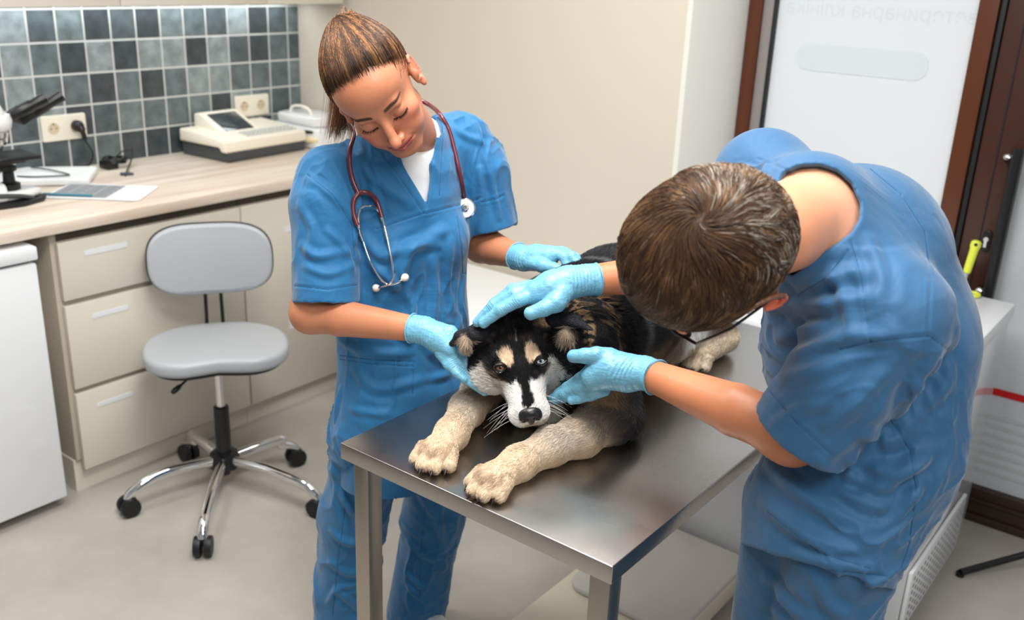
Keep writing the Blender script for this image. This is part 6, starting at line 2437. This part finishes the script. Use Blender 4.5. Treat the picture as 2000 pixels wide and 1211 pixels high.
    for c in (fL, fR):
        SH = Field(c - [0.2, 0.2, 0.09], c + [0.2, 0.2, 0.08], 0.004)
        SH.rc(c - [0, 0, 0.045], c + f2 * 0.15 - [0, 0, 0.055], 0.044, 0.038, k=0.02)
        SH.rc(c - [0, 0, 0.03], c - [0, 0, 0.05], 0.046, 0.044, k=0.02)
        SH.half((0, 0, 0.002), (0, 0, -1))
        Vs, Fs = SH.mesh(1)
        skin_mesh('shoe', Vs, Fs, None, M_whitem, root)

    # ---- gloves
    glove(root, (wrR, 0.0275), elR - wrR, J((1110, 552, 1.795, 0.030), (1078, 562, 1.79, 0.030), (1050, 571, 1.79, 0.0255)),
          [J((1042, 576, 1.785, 0.0150), (1014, 586, 1.775, 0.0125), (978, 606, 1.782, 0.0108), (945, 632, 1.80, 0.0092)),
           J((1036, 566, 1.795, 0.0145), (1004, 573, 1.79, 0.0125), (964, 597, 1.80, 0.0108), (932, 630, 1.815, 0.0090)),
           J((1036, 560, 1.815, 0.0135), (1002, 566, 1.81, 0.0115), (966, 592, 1.82, 0.010), (942, 618, 1.83, 0.0088)),
           J((1040, 558, 1.835, 0.0120), (1008, 564, 1.835, 0.0100), (978, 586, 1.84, 0.009), (956, 606, 1.845, 0.008)),
           J((1098, 572, 1.775, 0.0215), (1086, 590, 1.765, 0.0185), (1062, 603, 1.757, 0.0140), (1036, 612, 1.757, 0.0122))], 0.0300)
    glove(root, (wrL, 0.0285), elL - wrL, J((1225, 728, 1.735, 0.0325), (1192, 722, 1.745, 0.034), (1165, 735, 1.752, 0.028)),
          [J((1160, 726, 1.765, 0.0170), (1134, 742, 1.785, 0.0130), (1108, 758, 1.815, 0.0108), (1090, 768, 1.84, 0.0092)),
           J((1158, 742, 1.765, 0.0160), (1132, 756, 1.785, 0.0125), (1104, 770, 1.81, 0.0105), (1080, 778, 1.84, 0.0090)),
           J((1168, 756, 1.770, 0.0145), (1140, 766, 1.785, 0.0115), (1112, 774, 1.81, 0.0098), (1086, 782, 1.83, 0.0085)),
           J((1180, 762, 1.775, 0.0120), (1155, 772, 1.782, 0.0100), (1132, 778, 1.79, 0.009), (1116, 782, 1.795, 0.008)),
           J((1186, 702, 1.742, 0.0230), (1166, 695, 1.738, 0.0165), (1142, 695, 1.74, 0.0135), (1120, 696, 1.748, 0.0118))], 0.0310)
    return root


man = build_man()
# ------------------------------------------------------------------ stethoscope hanging round the woman's neck
def build_stethoscope():
    neckb, fwd, sx, ho, hW = WINFO
    t = thing('stethoscope', 'stethoscope with burgundy tubes hanging round the neck of the woman', 'stethoscope', tuple(neckb))

    def surf(px, off=0.006):
        out = []
        for (u, v) in px:
            h = pick(TOPV, TOPF, [(u, v)])
            d = None if not h else float((h[0][0] - EYE) @ CR[2])
            out.append([u, v, d])
        known = [x[2] for x in out if x[2] is not None]
        last = known[0]
        for x in out:
            if x[2] is None:
                x[2] = last
            last = x[2]
        D = np.array([x[2] for x in out])
        Ds = D.copy()
        for i in range(len(D)):
            Ds[i] = min(D[max(0, i - 1):i + 2].min() + 0.002, D[i])
        return [at(x[0], x[1], d - off) for x, d in zip(out, Ds)]
    M_tube = mat('burgundy_rubber', (96, 34, 42), 0.3, coat=0.3)
    L_ = surf([(691, 262), (684, 290), (683, 320), (689, 352), (700, 378)])
    R_ = surf([(838, 205), (858, 222), (876, 252), (887, 290), (896, 330), (903, 362), (907, 390)])
    behind = [L_[0] + np.array([0.02, 0.03, 0.03]), neckb - fwd * 0.075 + np.array([-0.02, 0, 0.045]), neckb - fwd * 0.07 + sx * 0.045 + np.array([0, 0, 0.04]), R_[0] + np.array([-0.015, 0.03, 0.012])]
    path = spline(L_[::-1] + behind + R_, 6)
    MB().tube(path, 0.0048, 14).build('tube', M_tube, t)
    yl_ = surf([(700, 378), (691, 392), (690, 415), (698, 440)])
    yr_ = surf([(700, 378), (716, 376), (734, 390), (746, 424)])
    MB().tube(spline(yl_, 6), [0.0050] * 19, 14).build('tube_branch', M_tube, t)
    MB().tube(spline(yr_, 6), [0.0050] * 19, 14).build('tube_branch', M_tube, t)
    ml = [yl_[-1]] + surf([(706, 462), (722, 508), (742, 543), (760, 556), (778, 551), (788, 544)], 0.010)
    mr = [yr_[-1]] + surf([(755, 460), (766, 515), (769, 540), (760, 555), (745, 560), (737, 562)], 0.015)
    for m in (ml, mr):
        b = MB().tube(spline(m, 6), 0.0024, 12).build('metal_tube', M_chrome, t)
        MB().tube([m[0] + (m[1] - m[0]) * 0.5, m[1] + (m[2] - m[1]) * 0.15], 0.0036, 12).build('ferrule', M_chrome, b)
        e = unit(m[-1] - m[-2])
        MB().lathe([(0.0030, -0.005), (0.0062, -0.002), (0.0082, 0.003), (0.0074, 0.008), (0.0035, 0.0115), (0.0012, 0.012)], m[-1], e, 20).build('ear_tip', M_ivory, t)
    MB().tube(spline(surf([(701, 446), (700, 424), (706, 407), (722, 402), (738, 411), (748, 434)], 0.010), 6), (0.0022), 8).build('spring', M_chrome, t)
    # chest piece
    c = surf([(908, 407)], 0.026)[0]
    n = unit(EYE - c)
    n = unit(n + np.array([0, 0, 0.12]))
    MB().lathe([(0.0205, -0.004), (0.0228, -0.003), (0.0228, 0.0005), (0.0210, 0.0022), (0.0200, 0.0012)], c, n, 40).build('chest_piece', M_chrome, t)
    MB().lathe([(0.0190, 0.0010), (0.0190, 0.0019)], c, n, 40).build('diaphragm', mat('diaphragm_white', (228, 230, 230), 0.3), t)
    MB().lathe([(0.0085, 0.0015), (0.0085, 0.0045), (0.0055, 0.0075), (0.0050, 0.0095)], c - hW[:, 2] * 0 + np.array([0, 0, 0.001]), n, 24).build('bell_stem', M_chrome, t)
    MB().tube([R_[-1], c + n * 0.004 + (R_[-1] - c) * 0.3], 0.0036, 12).build('stem', M_chrome, t)
    return t


build_stethoscope()
